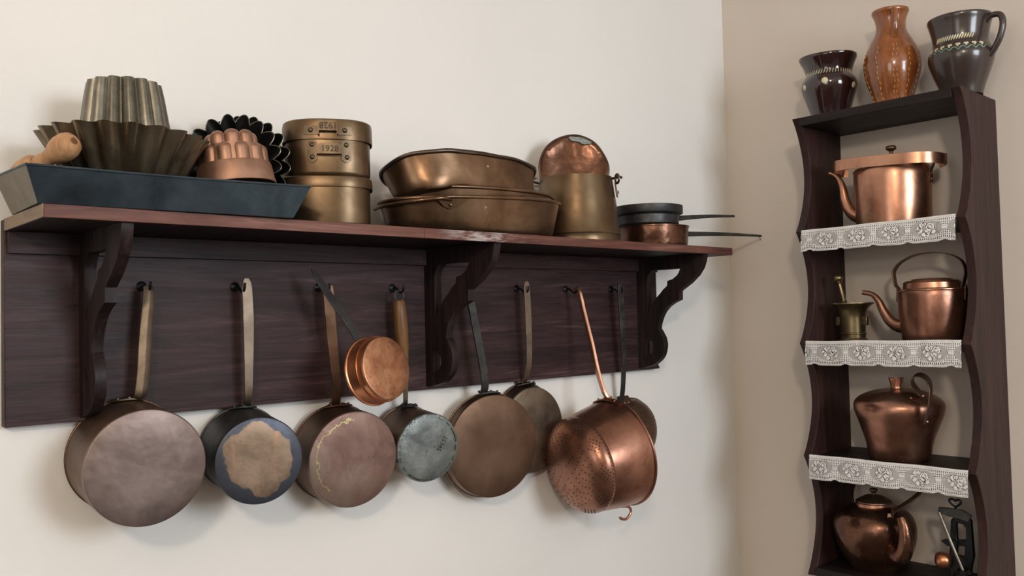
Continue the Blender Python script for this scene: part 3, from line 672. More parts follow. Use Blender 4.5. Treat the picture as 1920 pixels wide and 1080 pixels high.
# two saucepans stacked at the right end, iron handles pointing to the corner
def stacked_pan(c_, zb, zt, rb, rt, lip, mat, label, h0, h1, w0, hmat='iron'):
    r = thing('saucepan', (c_[0], c_[1], zb), label, 'pan'); hh = zt-zb
    if lip: prof_ = [(0, 0), (rb*0.95, 0), (rb, 0.004), (rb, hh-0.024), (rt*0.985, hh-0.020), (rt, hh-0.018), (rt, hh), (rt-0.0018, hh), (rt-0.002, hh-0.016), (rb-0.002, hh-0.022), (rb-0.002, 0.006), (0, 0.003)]
    else: prof_ = [(0, 0), (rb*0.93, 0), (rb*0.985, 0.003), (rb, 0.009), (rt-0.002, hh-0.003), (rt, hh-0.002), (rt, hh), (rt-0.003, hh), (rb-0.002, 0.010), (0, 0.003)]
    part('body', MB().lathe(prof_, (c_[0], c_[1], zb), (0, 0, 1), 80), mat, r)
    h0, h1 = Vector(h0), Vector(h1); n_ = 8
    part('handle', MB().strap([h0.lerp(h1, k/n_)+Vector((0, 0, 0.003*math.sin(PI*k/n_))) for k in range(n_+1)], [w0-(w0-0.006)*k/n_ for k in range(n_+1)], 0.0042, (0, 0.55, 0.84)), hmat, r)
    d = Vector((h1.x-h0.x, h1.y-h0.y, 0)).normalized()
    part('root_plate', MB().strap([h0+Vector((0, 0, 0.010))-d*0.001, h0-d*0.0005, h0-Vector((0, 0, 0.012))-d*0.001], 0.03, 0.003, (-d.y, d.x, 0)), hmat, r)
    return r
stacked_pan((1.4145, -0.118), 0.0006, 0.0520, 0.0862, 0.0905, False, 'copper_red', 'low copper saucepan at the right shelf end, lower of the stacked pair', (1.500, -0.118, 0.0400), (1.9030, -0.125, 0.0535), 0.016)
sp_low = [o for o in bpy.data.objects if o.name == 'saucepan'][0]
part('wire_tie', MB().tube(smooth_curve([(1.885, -0.125, 0.0545), (1.888, -0.128, 0.0490), (1.893, -0.128, 0.0440), (1.898, -0.126, 0.0450), (1.903, -0.124, 0.0405)], 4), 0.0007, 5), 'black_iron', sp_low)
lp = stacked_pan((1.3965, -0.118), 0.0535, 0.1020, 0.0760, 0.0868, True, 'iron', 'grey pan with a flared collar at the right shelf end, upper of the stacked pair', (1.4730, -0.118, 0.0765), (1.7790, -0.118, 0.1040), 0.016)

# ------------------------------------------------------------------ pans hanging from the hooks
def hanging_pan(name, label, cat, rimc, n_, R, h, rimR, side, bottom, inner='tin', lipr=0.0022, botlab=None, edge=0.004):
    n_ = Vector(n_).normalized(); rimc = Vector(rimc); dc = rimc+n_*h
    r = thing(name, rimc, label, cat)
    prof_ = [(R, h-edge)]+[(R+(rimR-R)*q, (h-edge)*(1-q)) for q in (0.25, 0.5, 0.75, 1.0)]+[(rimR-0.002, 0), (R-0.002, h-edge-0.001), (R-0.003, h-0.004), (0, h-0.004)]
    part('wall_sheet', MB().lathe(prof_, rimc, n_, 80, ref=(0, 0, 1)), side, r)
    part('rim', MB().tube([rimc+(Vector((0,0,1))-n_*n_.z).normalized()*(rimR*math.cos(q))+n_.cross((Vector((0,0,1))-n_*n_.z).normalized())*(rimR*math.sin(q)) for q in [2*PI*k/80 for k in range(80)]], lipr, 8, closed=True, up=n_), side, r)
    bt = MB().lathe([(0, h), (R*0.5, h+0.0004), (R-edge*0.8, h), (R-edge*0.25, h-edge*0.25), (R+0.0002, h-edge), (R-0.0025, h-edge-0.0005), (R-0.003, h-0.0025), (0, h-0.002)], rimc, n_, 80, ref=(0, 0, 1))
    part('bottom', bt, bottom, r, botlab, loc=dc)
    return r
def up_of(n_): n_ = Vector(n_).normalized(); return (Vector((0,0,1))-n_*n_.z).normalized()
def handle(r, pts, widths, th, mat, wd=(1, 0, 0), ridge=0.0, hole=True, label=None, k=5, name='handle'):
    P = smooth_curve(pts, k); W = []
    for i in range(len(P)):
        q = i/(len(P)-1)*(len(widths)-1); j = min(int(q), len(widths)-2); W.append(widths[j]+(widths[j+1]-widths[j])*(q-j))
    o = part(name, MB().strap(P, W, th, wd, ridge), mat, r, label, angle=30); return o
def root(r, p, side, n_, mat, w_=0.05, rv=3, hgt=0.020, sag=0.0035):
    """riveted plate wrapped on the pan side at its top; p on the rim side, n_ the pan axis"""
    n_ = Vector(n_).normalized(); u = up_of(n_); x = u.cross(n_); p = Vector(p); mb = MB()
    def at(a, b): return p+x*a+n_*b+u*(0.0022-a*a/0.17)
    poly = [(-w_/2, hgt*0.35), (-w_*0.30, hgt*0.9), (0, hgt*1.15), (w_*0.30, hgt*0.9), (w_/2, hgt*0.35), (w_*0.25, -0.002), (-w_*0.25, -0.002)]
    mb.prism(poly, [], lambda a, b, c: at(a, b)+u*c, 0.003); o = part('root_plate', mb, mat, r, bevel=0.0006, weld=False)
    for k in range(rv):
        a = (k-(rv-1)/2)*w_*0.30; b = hgt*0.62 if k != (rv-1)/2 else hgt*0.85
        part('rivet', rivet(at(a, b)+u*0.003, 0.0030, u), mat, o)
# 1 large saucepan, left
n1 = Vector((-0.107, -0.993, -0.042)).normalized()
p1 = hanging_pan('hanging_saucepan', 'largest brown copper saucepan, hanging leftmost with a pale ridged handle', 'pan', (0.1732, -0.0190, -0.3705), n1, 0.0875, 0.130, 0.0885, 'brown_copper', 'pink_copper')
tp1 = Vector((0.1732, -0.0190, -0.3705))+up_of(n1)*0.0885
root(p1, tp1+n1*0.004, None, n1, 'bronze', 0.055)
handle(p1, [(0.1975, -0.0515, -0.1000), (0.1985, -0.0540, -0.1150), (0.1935, -0.0540, -0.170), (0.1890, -0.0530, -0.240), (0.1850, -0.0500, -0.2740), (0.1835, -0.0340, tp1.z+0.004), (0.1820, -0.0280, tp1.z+0.0045)], [0.014, 0.0185, 0.0200, 0.0200, 0.0190, 0.0190], 0.0045, 'bronze', ridge=0.0030)
# 2 saucepan with blotch
n2 = Vector((-0.218, -0.975, -0.044)).normalized()
p2 = hanging_pan('hanging_saucepan', 'dark saucepan with a copper-coloured blotch inside a blue-grey ring on its bottom', 'pan', (0.366, -0.0235, -0.3821), n2, 0.0710, 0.131, 0.0715, 'iron', 'blotch', botlab='blue-grey bottom with a large uneven copper patina blotch')
tp2 = Vector((0.366, -0.0235, -0.3821))+up_of(n2)*0.0715
root(p2, tp2+n2*0.004, None, n2, 'iron', 0.05)
handle(p2, [(0.3655, -0.0530, -0.0860), (0.3660, -0.0540, -0.1020), (0.3680, -0.0540, -0.160), (0.3680, -0.0530, -0.240), (0.3685, -0.0480, -0.2930), (0.3720, -0.0350, tp2.z+0.0045), (0.3720, -0.0300, tp2.z+0.005)], [0.009, 0.0185, 0.0195, 0.0160, 0.0140, 0.0130, 0.016], 0.004, 'bronze')
# 3 saucepan with yellow drip line
n3 = Vector((-0.10, -0.992, -0.074)).normalized()
p3 = hanging_pan('hanging_saucepan', 'rosy tarnished saucepan with a yellow drip line on its bottom', 'pan', (0.5570, -0.0190, -0.4120), n3, 0.0885, 0.080, 0.0895, 'brown_copper', 'ringstain', botlab='rosy bottom with a pale yellow drip line along its left')
tp3 = Vector((0.5570, -0.0190, -0.4120))+up_of(n3)*0.0895
root(p3, tp3+n3*0.004, None, n3, 'dark_copper', 0.058)
handle(p3, [(0.5275, -0.0500, -0.0980), (0.5290, -0.0510, -0.1150), (0.5360, -0.0500, -0.200), (0.5450, -0.0470, -0.2800), (0.5490, -0.0360, tp3.z+0.005), (0.5490, -0.0280, tp3.z+0.005)], [0.020, 0.0215, 0.020, 0.0175, 0.0165, 0.017], 0.0075, 'dark_copper', (0.9, -0.42, 0))
# small copper pan in front
n_s = Vector((0.18, -0.965, 0.19)).normalized()
rcs = Vector((0.5580, -0.1460, -0.2560))
ps = hanging_pan('small_frying_pan', 'small bright copper pan on a green-black iron handle, hung slantwise', 'pan', rcs, n_s, 0.0570, 0.041, 0.0600, 'copper_bright', 'copper_bottom', lipr=0.0028)
part('groove', MB().tube([rcs+n_s*0.026+up_of(n_s)*(0.0592*math.cos(q))+n_s.cross(up_of(n_s))*(0.0592*math.sin(q)) for q in [2*PI*k/72 for k in range(72)]], 0.0010, 6, closed=True), 'copper_bright', ps)
hd = Vector((0.4775, -0.0800, -0.0680)); he = Vector((0.5440, -0.1350, -0.2020))
xw = (Vector((0.86, 0.2, 0.42))).normalized()
part('handle', MB().strap([hd, hd.lerp(he, 0.07), hd.lerp(he, 0.2), hd.lerp(he, 0.5), hd.lerp(he, 0.8), he, he+Vector((0.004, -0.012, -0.006)), he+Vector((0.006, -0.030, -0.0075))], [0.001, 0.008, 0.0160, 0.0155, 0.0145, 0.018, 0.026, 0.024], 0.0028, xw), 'iron', ps, 'hammered green-black iron handle with a pointed end', angle=30)
for k, q in enumerate((0.04, -0.03)): part('rivet', rivet(he+Vector((0.001+0.016*k, -0.016-0.004*k, 0.0000-0.004*k)), 0.0034, up_of(n_s)), 'iron', ps)
# 4 dipper with wooden handle and zinc bottom
n4 = Vector((-0.145, -0.985, -0.100)).normalized()
rc4 = Vector((0.7175, -0.0200, -0.4030))
p4 = hanging_pan('hanging_dipper', 'deep copper dipper with a brown wooden handle and a crimped grey zinc bottom', 'pan', rc4, n4, 0.0670, 0.100, 0.0655, 'dark_copper', 'zinc', botlab='crimped grey zinc bottom stamped with small digits')
tp4 = rc4+up_of(n4)*0.0655; dc4 = rc4+n4*0.100
cr = MB()
for k in range(26):
    q = 2*PI*k/26+0.08*math.sin(k*5); u_ = up_of(n4); x_ = u_.cross(n4); c0 = dc4+n4*0.0008+u_*(0.0605*math.cos(q))+x_*(0.0605*math.sin(q)); tg = (x_*math.cos(q)-u_*math.sin(q)); rd = (u_*math.cos(q)+x_*math.sin(q))
    part('crimp', MB().add([c0-tg*0.0062, c0+tg*0.0062, c0+tg*0.0045+rd*0.0052, c0-tg*0.0045+rd*0.0050, c0-tg*0.0052+n4*0.0012, c0+tg*0.0052+n4*0.0018, c0+tg*0.0040+rd*0.0055-n4*0.0006, c0-tg*0.0040+rd*0.0055-n4*0.0006], [(0,3,2,1),(4,5,6,7),(0,1,5,4),(1,2,6,5),(2,3,7,6),(3,0,4,7)]), 'zinc', p4, angle=20)
u4 = up_of(n4); ang = math.radians(-122)
def dig(u, v_, d):
    a = u*math.cos(ang)-v_*math.sin(ang); b = u*math.sin(ang)+v_*math.cos(ang)
    return dc4+n4*(0.0010+d)+(n4.cross(u4)*-1)*(a+0.030)+u4*(b+0.006)
part('stamped_number', text_mesh('15345', 0.0130, dig), 'stamp', p4)
root(p4, tp4+n4*0.004, None, n4, 'iron', 0.045)
hb = Vector((0.6870, -0.0500, -0.1130))
part('tang', MB().strap(smooth_curve([(0.6990, -0.0500, -0.235), (0.7030, -0.0480, -0.270), (0.7060, -0.0420, -0.320), (0.7090, -0.0360, tp4.z+0.005), (0.709, -0.030, tp4.z+0.005)], 5), 0.010, 0.004, (1, 0, 0)), 'bronze', p4)
part('grip', MB().lathe([(0, 0), (0.0095, 0.001), (0.0120, 0.006), (0.0134, 0.030), (0.0138, 0.060), (0.0122, 0.095), (0.0094, 0.120), (0.0078, 0.134), (0.0094, 0.139), (0.0084, 0.144), (0, 0.146)], (0.6885, -0.0500, -0.1240), (0.085, 0.01, -1), 28), 'handle_wood', p4, 'brown turned wooden grip')
part('hanging_ring', MB().tube([(0.6885+0.0080*math.sin(q), -0.0515-0.004*math.sin(q), -0.1160+0.0100*math.cos(q)) for q in [2*PI*k/24 for k in range(24)]], 0.0013, 8, closed=True), 'iron', p4)
# 5 large flat pan with iron handle
n5 = Vector((-0.174, -0.984, -0.030)).normalized(); rc5 = Vector((0.9152, -0.0480, -0.4370))
p5 = hanging_pan('hanging_frying_pan', 'wide flat brown copper pan on a straight iron handle, beside the middle bracket', 'pan', rc5, n5, 0.1090, 0.026, 0.1110, 'dark_copper', 'brown_copper', edge=0.003)
tp5 = rc5+up_of(n5)*0.1110
root(p5, tp5+n5*0.002, None, n5, 'iron', 0.060, 3, 0.015)
handle(p5, [(0.8640, -0.0520, -0.0930), (0.8655, -0.0540, -0.1050), (0.8760, -0.0620, -0.180), (0.8880, -0.0680, -0.260), (0.8940, -0.0680, -0.3050), (0.8965, -0.0600, tp5.z+0.0050), (0.897, -0.0540, tp5.z+0.0050)], [0.016, 0.0200, 0.0195, 0.019, 0.0185, 0.0185, 0.022], 0.0050, 'iron')
# 6 pan behind it
n6 = Vector((0.02, -1, -0.02)).normalized(); rc6 = Vector((1.0620, -0.0065, -0.4215))
p6 = hanging_pan('hanging_frying_pan', 'bronze-coloured flat pan with a pale handle, half hidden by the wide brown pan', 'pan', rc6, n6, 0.0980, 0.032, 0.1035, 'rim_dark', M['bronze'], edge=0.005, lipr=0.0026)
tp6 = rc6+up_of(n6)*0.1035
root(p6, tp6+n6*0.004, None, n6, 'rim_dark', 0.060, 3, 0.018)
handle(p6, [(1.0360, -0.0530, -0.0830), (1.0365, -0.0540, -0.1000), (1.0400, -0.0530, -0.180), (1.0440, -0.0480, -0.260), (1.0470, -0.0320, -0.3050), (1.0480, -0.0200, tp6.z+0.006), (1.0480, -0.0140, tp6.z+0.005)], [0.006, 0.0175, 0.0180, 0.0160, 0.0145, 0.0145, 0.018], 0.0038, 'bronze')
# 7 strainer behind the colander
n8 = Vector((-0.05, -1, -0.03)).normalized(); rc8 = Vector((1.4380, -0.0060, -0.4680))
def bowl_prof(R, h, k=10):
    out = [(R*math.cos(PI/2*i/k) if i < k else 0, h*math.sin(PI/2*i/k)) for i in range(k+1)]
    return out+[((R-0.0015)*math.cos(PI/2*i/k) if i < k else 0, (h-0.0015)*math.sin(PI/2*i/k)) for i in range(k, -1, -1)]
p8 = thing('strainer', rc8, 'shallow dark perforated strainer on an iron handle, hanging rightmost behind the colander', 'strainer')
part('bowl', MB().lathe(bowl_prof(0.0860, 0.055), rc8, n8, 72, close=True), 'dark_copper', p8)
part('rim', MB().tube([rc8+up_of(n8)*(0.0865*math.cos(q))+n8.cross(up_of(n8))*(0.0865*math.sin(q)) for q in [2*PI*k/72 for k in range(72)]], 0.0022, 8, closed=True), 'dark_copper', p8)
def holes(r, c_, n_, R, h, rings, rad, spher):
    u = up_of(n_); x = u.cross(n_); mb = MB()
    for (lat, cnt, ph) in rings:
        for k in range(cnt):
            q = 2*PI*(k+ph)/cnt; dr = u*math.cos(q)+x*math.sin(q)
            p = c_+dr*(R*math.cos(lat))+n_*(h*math.sin(lat)); nn = (dr*(math.cos(lat)/R)+n_*(math.sin(lat)/h)).normalized()
            mb.lathe([(rad, -0.0004), (rad, 0.0003), (rad*0.8, 0.0004), (0, 0.0002)], p, nn, 8)
    return part('punched_holes', mb, 'hole', r, 'small punched holes in staggered rows', stuff=True, weld=False)
holes(p8, rc8, n8, 0.0860, 0.055, [(0.35+0.17*i, max(6, int(52*math.cos(0.35+0.17*i))), 0.5*(i % 2)) for i in range(7)], 0.0012, True)
tp8 = rc8+up_of(n8)*0.0865
part('root_plate', MB().prism([(-0.030, -0.004), (-0.020, 0.012), (0.020, 0.012), (0.030, -0.004), (0.026, -0.022), (-0.026, -0.022)], [], lambda a, b, c: Vector((1.400+a, -0.016-0.010*(0.012-b)/0.034-c, tp8.z+b-0.002)), 0.0030), 'dark_copper', p8, bevel=0.0008, weld=False)
for a in (-0.016, 0.0, 0.016): part('rivet', rivet((1.400+a, -0.0235, tp8.z-0.008), 0.0028, (0, -1, 0)), 'copper', p8)
handle(p8, [(1.3590, -0.0530, -0.0850), (1.3600, -0.0540, -0.1000), (1.3640, -0.0530, -0.160), (1.3730, -0.0480, -0.260), (1.3830, -0.0350, -0.340), (1.3880, -0.0230, tp8.z-0.004)], [0.013, 0.0190, 0.0200, 0.0170, 0.0150, 0.016], 0.0040, 'iron')
# 8 colander, hung edge-on with its bowl facing left
n7 = Vector((-0.979, 0.126, -0.162)).normalized(); rc7 = Vector((1.2420, -0.1320, -0.4840)); R7 = 0.1245
cl = thing('colander', rc7, 'large copper colander with a perforated round bottom, hung sideways', 'colander')
cp = [(R7, 0), (R7-0.001, 0.012), (R7-0.006, 0.055), (R7-0.0125, 0.096), (R7-0.0150, 0.104), (R7-0.0155, 0.1065), (R7-0.0140, 0.109)]
K7 = 14; hb7, rb7, hd7 = 0.109, R7-0.0140, 0.056
cp += [(rb7*math.cos(PI/2*(i/K7))**0.80 if i < K7 else 0, hb7+hd7*math.sin(PI/2*(i/K7))) for i in range(1, K7+1)]
inn = [(max(r_-0.0016, 0), h_-(0.0016 if r_ < 0.09 else 0)) for r_, h_ in cp][::-1]
part('bowl', MB().lathe(cp+inn, rc7, n7, 96, ref=(0, 0, 1), close=True), 'copper_dent', cl)
part('rim', MB().tube([rc7+up_of(n7)*(R7*1.005*math.cos(q))+n7.cross(up_of(n7))*(R7*1.005*math.sin(q)) for q in [2*PI*k/96 for k in range(96)]], 0.0030, 8, closed=True), 'copper_dent', cl)
u7 = up_of(n7); x7 = u7.cross(n7); mb = MB()
def col_pt(lat, q):
    dr = u7*math.cos(q)+x7*math.sin(q); p = rc7+dr*(rb7*math.cos(lat)**0.80)+n7*(hb7+hd7*math.sin(lat)); nn = (dr*(math.cos(lat)/rb7)+n7*(math.sin(lat)/hd7)).normalized(); return p, nn
def dot(lat, q, rad=0.0014):
    p, nn = col_pt(lat, q); mb.lathe([(rad, -0.0006), (rad, 0.0004), (rad*0.75, 0.0005), (0, 0.0002)], p, nn, 8)
for k in range(78): dot(0.08, 2*PI*k/78)
for sct in range(10):                                    # diamond-shaped fields of holes
    c0 = 2*PI*(sct+0.5)/10
    for i in range(7):
        m = (1, 2, 3, 4, 3, 2, 1)[i]
        for j in range(m): dot(0.20+0.075*i, c0+(j-(m-1)/2)*0.115)
for i, (lat, cnt) in enumerate(((0.80, 34), (0.90, 30), (1.00, 25), (1.09, 20), (1.18, 16), (1.27, 12), (1.36, 8), (1.45, 4))):
    for k in range(cnt): dot(lat, 2*PI*(k+0.5*(i % 2))/cnt)
part('punched_holes', mb, 'hole', cl, 'small punched holes in rings and diamonds', stuff=True, weld=False)
tp7 = rc7+u7*R7
hpts = [(1.1975, -0.0470, -0.1050), (1.1985, -0.0560, -0.1000), (1.1990, -0.0640, -0.1080), (1.2020, -0.0750, -0.160), (1.2050, -0.0930, -0.230), (1.2060, -0.1080, -0.290), (1.2090, -0.1260, -0.345), (tp7.x-0.004, -0.1320, tp7.z+0.0055), (tp7.x-0.014, -0.1320, tp7.z+0.002)]
handle(cl, hpts, [0.007, 0.009, 0.012, 0.015, 0.016, 0.014, 0.013, 0.016, 0.020], 0.0080, 'copper', (0.35, 1, 0.1), label='thin twisted copper handle hooked at its end')
part('root_plate', MB().strap(smooth_curve([tp7+n7*0.002-x7*0.045-u7*0.006, tp7+n7*0.006-x7*0.022+u7*0.0008, tp7+n7*0.010+u7*0.003, tp7+n7*0.006+x7*0.022+u7*0.0008, tp7+n7*0.002+x7*0.045-u7*0.006], 4), [0.008, 0.024, 0.008], 0.003, n7) if False else MB().strap(smooth_curve([tp7+n7*0.006-x7*0.045-u7*0.0065, tp7+n7*0.008-x7*0.022+u7*0.0008, tp7+n7*0.010+u7*0.0035, tp7+n7*0.008+x7*0.022+u7*0.0008, tp7+n7*0.006+x7*0.045-u7*0.0065], 4), 0.015, 0.003, n7), 'copper_dent', cl)
for a in (-0.028, 0, 0.028): part('rivet', rivet(tp7+n7*0.010+x7*a+u7*(0.0045-a*a/0.25), 0.0030, u7), 'copper', cl)
bp7 = rc7-u7*R7
part('helper_hook', MB().tube(smooth_curve([bp7+n7*0.042+Vector((0, 0, 0.004)), bp7+n7*0.010-u7*0.004, bp7-n7*0.010-u7*0.012, bp7-n7*0.012-u7*0.026, bp7+n7*0.004-u7*0.036, bp7+n7*0.020-u7*0.030, bp7+n7*0.022-u7*0.026], 6), [0.0032]*36+[0.0034], 10), 'copper', cl, 'small copper hook opposite the handle')

# ------------------------------------------------------------------ jars on top of the display unit
ZT = CUSP[0]+0.0006
def shell(outer_, th):
    inn = [(max(r_-th, 0), h_+(th if i == 0 or r_ < 1e-6 else 0)) for i, (r_, h_) in enumerate(outer_)]
    return outer_+inn[::-1]
def interp_r(prof_, z):
    for (r0_, z0_), (r1_, z1_) in zip(prof_, prof_[1:]):
        if z0_ <= z <= z1_: return r0_+(r1_-r0_)*(z-z0_)/max(1e-9, z1_-z0_)
    return prof_[-1][0]
def smooth_prof(pts, k=4): return [(max(v.x, 0), v.y) for v in smooth_curve([(r_, z_, 0) for r_, z_ in pts], k)]
def surf(c_, prof_, az, z, out=0.0):
    """point on a lathe body; az measured from the direction to the camera, positive to the right"""
    f = facing(c_); rt = Vector((-f.y, f.x, 0)); d = f*math.cos(az)+rt*math.sin(az); r_ = interp_r(prof_, z)
    dz = 0.004; sl = (interp_r(prof_, z+dz)-interp_r(prof_, z-dz))/(2*dz); nn = (d-Vector((0, 0, sl))).normalized()
    return Vector((c_[0], c_[1], c_[2]+z))+d*r_+nn*out, nn, d.cross(Vector((0, 0, 1)))*-1
def slip(c_, prof_, az0, z0, az1, z1, w_, th=0.0009):
    mb = MB(); pts = []
    for k in range(6):
        q = k/5; p, nn, _ = surf(c_, prof_, az0+(az1-az0)*q, z0+(z1-z0)*q, th*0.3); pts.append(p)
    mb.tube(pts, [w_*0.35, w_*0.8, w_, w_, w_*0.8, w_*0.3], 6, up=nn); return mb
def blob(c_, prof_, az, z, r_):
    p, nn, _ = surf(c_, prof_, az, z, 0); return MB().lathe([(r_, 0), (r_*0.85, r_*0.16), (r_*0.5, r_*0.26), (0, r_*0.30)], p, nn, 12)
def join(l):
    o = MB()
    for m in l: o.add(m.v, m.f)
    return o
# jar 1
c1 = Vector((1.830, -0.3845, ZT)); pj1 = smooth_prof([(0.0440, 0.0), (0.0450, 0.004), (0.0500, 0.025), (0.0610, 0.058), (0.0700, 0.088), (0.0680, 0.105), (0.0585, 0.120), (0.0580, 0.130), (0.0640, 0.148), (0.0710, 0.162), (0.0715, 0.168)])
def crimp1(th, i, r):
    n_ = 2*len(pj1)+1; top = 1-abs(i-(len(pj1)))/8
    return r+(0.0025*max(0, top)*math.sin(3*th+0.6) if top > 0 else 0)
j1 = thing('clay_jar', c1, 'squat very dark brown glazed jar with cream dots and a flared rim', 'jar')
part('body', MB().lathe(shell([(0, 0)]+pj1, 0.004), c1, (0, 0, 1), 72, crimp1, close=False), 'glaze_dark', j1)
part('slip_band', join([slip(c1, pj1, -1.15+2.25*k/19, 0.1150, -1.15+2.25*k/19+0.06, 0.1275, 0.0009) for k in range(20)]), 'cream', j1, 'ring of slanted cream dashes', weld=False)
for az, z, r_ in ((-0.14, 0.094, 0.0082), (-1.02, 0.088, 0.0075), (1.02, 0.083, 0.008)): part('slip_dot', blob(c1, pj1, az, z, r_), 'cream', j1)
# jar 2
c2 = Vector((1.830, -0.5510, ZT)); pj2 = smooth_prof([(0.0405, 0.0), (0.0415, 0.004), (0.0470, 0.028), (0.0590, 0.065), (0.0665, 0.100), (0.0645, 0.130), (0.0520, 0.162), (0.0385, 0.188), (0.0345, 0.204), (0.0355, 0.220), (0.0400, 0.234), (0.0430, 0.240), (0.0432, 0.246)])
j2 = thing('clay_jug', c2, 'tall honey-brown glazed jug with trailed ochre lines', 'jug')
part('body', MB().lathe(shell([(0, 0)]+pj2, 0.0035), c2, (0, 0, 1), 72), 'glaze_honey', j2)
part('slip_trail', join([slip(c2, pj2, az+0.03*math.sin(k*1.9), 0.150-0.0125*k, az+0.03*math.sin(k*1.9+1)+0.01, 0.142-0.0125*k, 0.0010) for az in (-1.25, -0.55, 0.05, 0.18, 0.62, 1.1) for k in range(11)]), 'ochre', j2, 'vertical trails of short ochre dashes', weld=False)
f2 = facing(c2); r2 = Vector((-f2.y, f2.x, 0)); hd2 = (f2*0.985+r2*0.17).normalized()
def hp2(r_, z): return c2+hd2*r_+Vector((0, 0, z))
part('handle', MB().strap(smooth_curve([hp2(0.036, 0.234), hp2(0.050, 0.238), hp2(0.059, 0.226), hp2(0.060, 0.205), hp2(0.056, 0.185), hp2(0.0470, 0.170)], 5), [0.013, 0.0125, 0.012, 0.011, 0.010, 0.012], 0.007, hd2.cross(Vector((0, 0, 1)))) if False else MB().tube(smooth_curve([hp2(0.034, 0.232), hp2(0.048, 0.236), hp2(0.057, 0.224), hp2(0.058, 0.205), hp2(0.055, 0.185), hp2(0.0470, 0.168)], 5), 0.0062, 12, flat=1.2), 'glaze_honey', j2)
# jar 3
c3 = Vector((1.830, -0.7115, ZT)); pj3 = smooth_prof([(0.0430, 0.0), (0.0440, 0.004), (0.0490, 0.022), (0.0600, 0.052), (0.0695, 0.082), (0.0690, 0.100), (0.0615, 0.116), (0.0590, 0.126), (0.0605, 0.142), (0.0655, 0.164), (0.0690, 0.176), (0.0690, 0.182)])
j3 = thing('clay_mug', c3, 'dark umber glazed jug with an ear handle and a cream heart border', 'jug')
part('body', MB().lathe(shell([(0, 0)]+pj3, 0.004), c3, (0, 0, 1), 72), 'glaze_grey', j3)
part('dash_band', join([slip(c3, pj3, -0.95+1.35*k/15, 0.1210, -0.95+1.35*k/15+0.09, 0.1330, 0.0018) for k in range(16)]), 'cream', j3, 'row of slanted cream dashes', weld=False)
hearts = []; waves = []
for k in range(8):
    az = -1.12+1.82*k/7
    hearts += [blob(c3, pj3, az-0.035, 0.1080, 0.0032), blob(c3, pj3, az+0.035, 0.1080, 0.0032), slip(c3, pj3, az-0.03, 0.1065, az+0.01, 0.1010, 0.0020)]
    p_ = [surf(c3, pj3, az-0.12+0.26*i/8, 0.0965+0.0050*abs(i-4)/4-(0.0015 if abs(i-4) < 2 else 0), 0.0003)[0] for i in range(9)]
    waves.append(MB().tube(p_, 0.0015, 6))
part('heart_border', join(hearts), 'cream', j3, 'row of small cream hearts', weld=False)
part('wave_border', join(waves), 'green', j3, 'row of green scallops under the hearts', weld=False)
f3 = facing(c3); r3 = Vector((-f3.y, f3.x, 0)); hd3 = (f3*0.45+r3*0.89).normalized()
def hp3(r_, z): return c3+hd3*r_+Vector((0, 0, z))
part('handle', MB().tube(smooth_curve([hp3(0.060, 0.160), hp3(0.072, 0.170), hp3(0.092, 0.166), hp3(0.097, 0.145), hp3(0.089, 0.115), hp3(0.076, 0.093), hp3(0.066, 0.080)], 6), 0.0068, 12, flat=1.2), 'glaze_grey', j3)

# ------------------------------------------------------------------ copper on the display unit
# kettle 1 (straight sides, strap handle folded forward)
Z1 = CUSP[1]+0.0006; kc = Vector((1.822, -0.5435, Z1))
k1 = thing('kettle', kc, 'straight-sided copper kettle with its flat strap handle folded round the front, top compartment', 'kettle')
pk1 = [(0, 0), (0.082, 0), (0.0855, 0.003), (0.0865, 0.010), (0.0888, 0.12), (0.0885, 0.140), (0.0860, 0.1450), (0.060, 0.1490), (0.056, 0.1495)]
part('body', MB().lathe(pk1+[(0.055, 0.1480), (0.084, 0.1435), (0.0865, 0.138), (0.0845, 0.010), (0, 0.002)], kc, (0, 0, 1), 96), 'copper', k1)
part('collar', MB().lathe([(0.056, 0.149), (0.0565, 0.161), (0.055, 0.1615), (0.0545, 0.149)], kc, (0, 0, 1), 64, close=True), 'copper', k1)
lid = part('lid', MB().lathe([(0.0590, 0.1610), (0.0595, 0.1630), (0.055, 0.1650), (0.040, 0.1720), (0.020, 0.1770), (0, 0.1780), (0, 0.1765), (0.020, 0.1755), (0.052, 0.1625)], kc, (0, 0, 1), 64, close=False), 'dark_copper', k1)
part('knob', MB().lathe(smooth_prof([(0.007, 0.0), (0.0055, 0.004), (0.0045, 0.008), (0.0060, 0.012), (0.0115, 0.0155), (0.0125, 0.020), (0.0095, 0.0245), (0.0, 0.0255)], 4), kc+Vector((0, 0, 0.1765)), (0, 0, 1), 24), 'dark_copper', lid)
sp1 = smooth_curve([(1.815, -0.4700, 0.0680), (1.812, -0.4520, 0.0740), (1.810, -0.4370, 0.0890), (1.809, -0.4270, 0.1150), (1.808, -0.4230, 0.1430), (1.807, -0.4170, 0.1650), (1.806, -0.4060, 0.1800), (1.805, -0.3900, 0.1890)], 6)
n_ = len(sp1); part('spout', MB().tube(sp1, [0.0185-0.0130*min(1, (i/(n_-1))*1.15) for i in range(n_)], 18), 'copper', k1)
lp1 = []
for q in range(40):
    th = PI*(-0.02+1.04*q/39); c_, s_ = math.cos(th), math.sin(th); e_ = 0.62
    yy = kc.y+0.132*math.copysign(abs(c_)**e_, c_)*0.99; xx = 1.822-0.093*abs(s_)**e_
    lp1.append(Vector((xx, yy, 0.1900+0.006*(-(yy-kc.y)/0.13)*-1+0.004*0)))
lp1 = [Vector((1.836, kc.y+0.1180, 0.188)), Vector((1.832, kc.y+0.1270, 0.189))]+lp1[1:-1]+[Vector((1.832, kc.y-0.1270, 0.188)), Vector((1.836, kc.y-0.1170, 0.184)), Vector((1.832, kc.y-0.1060, 0.180))]
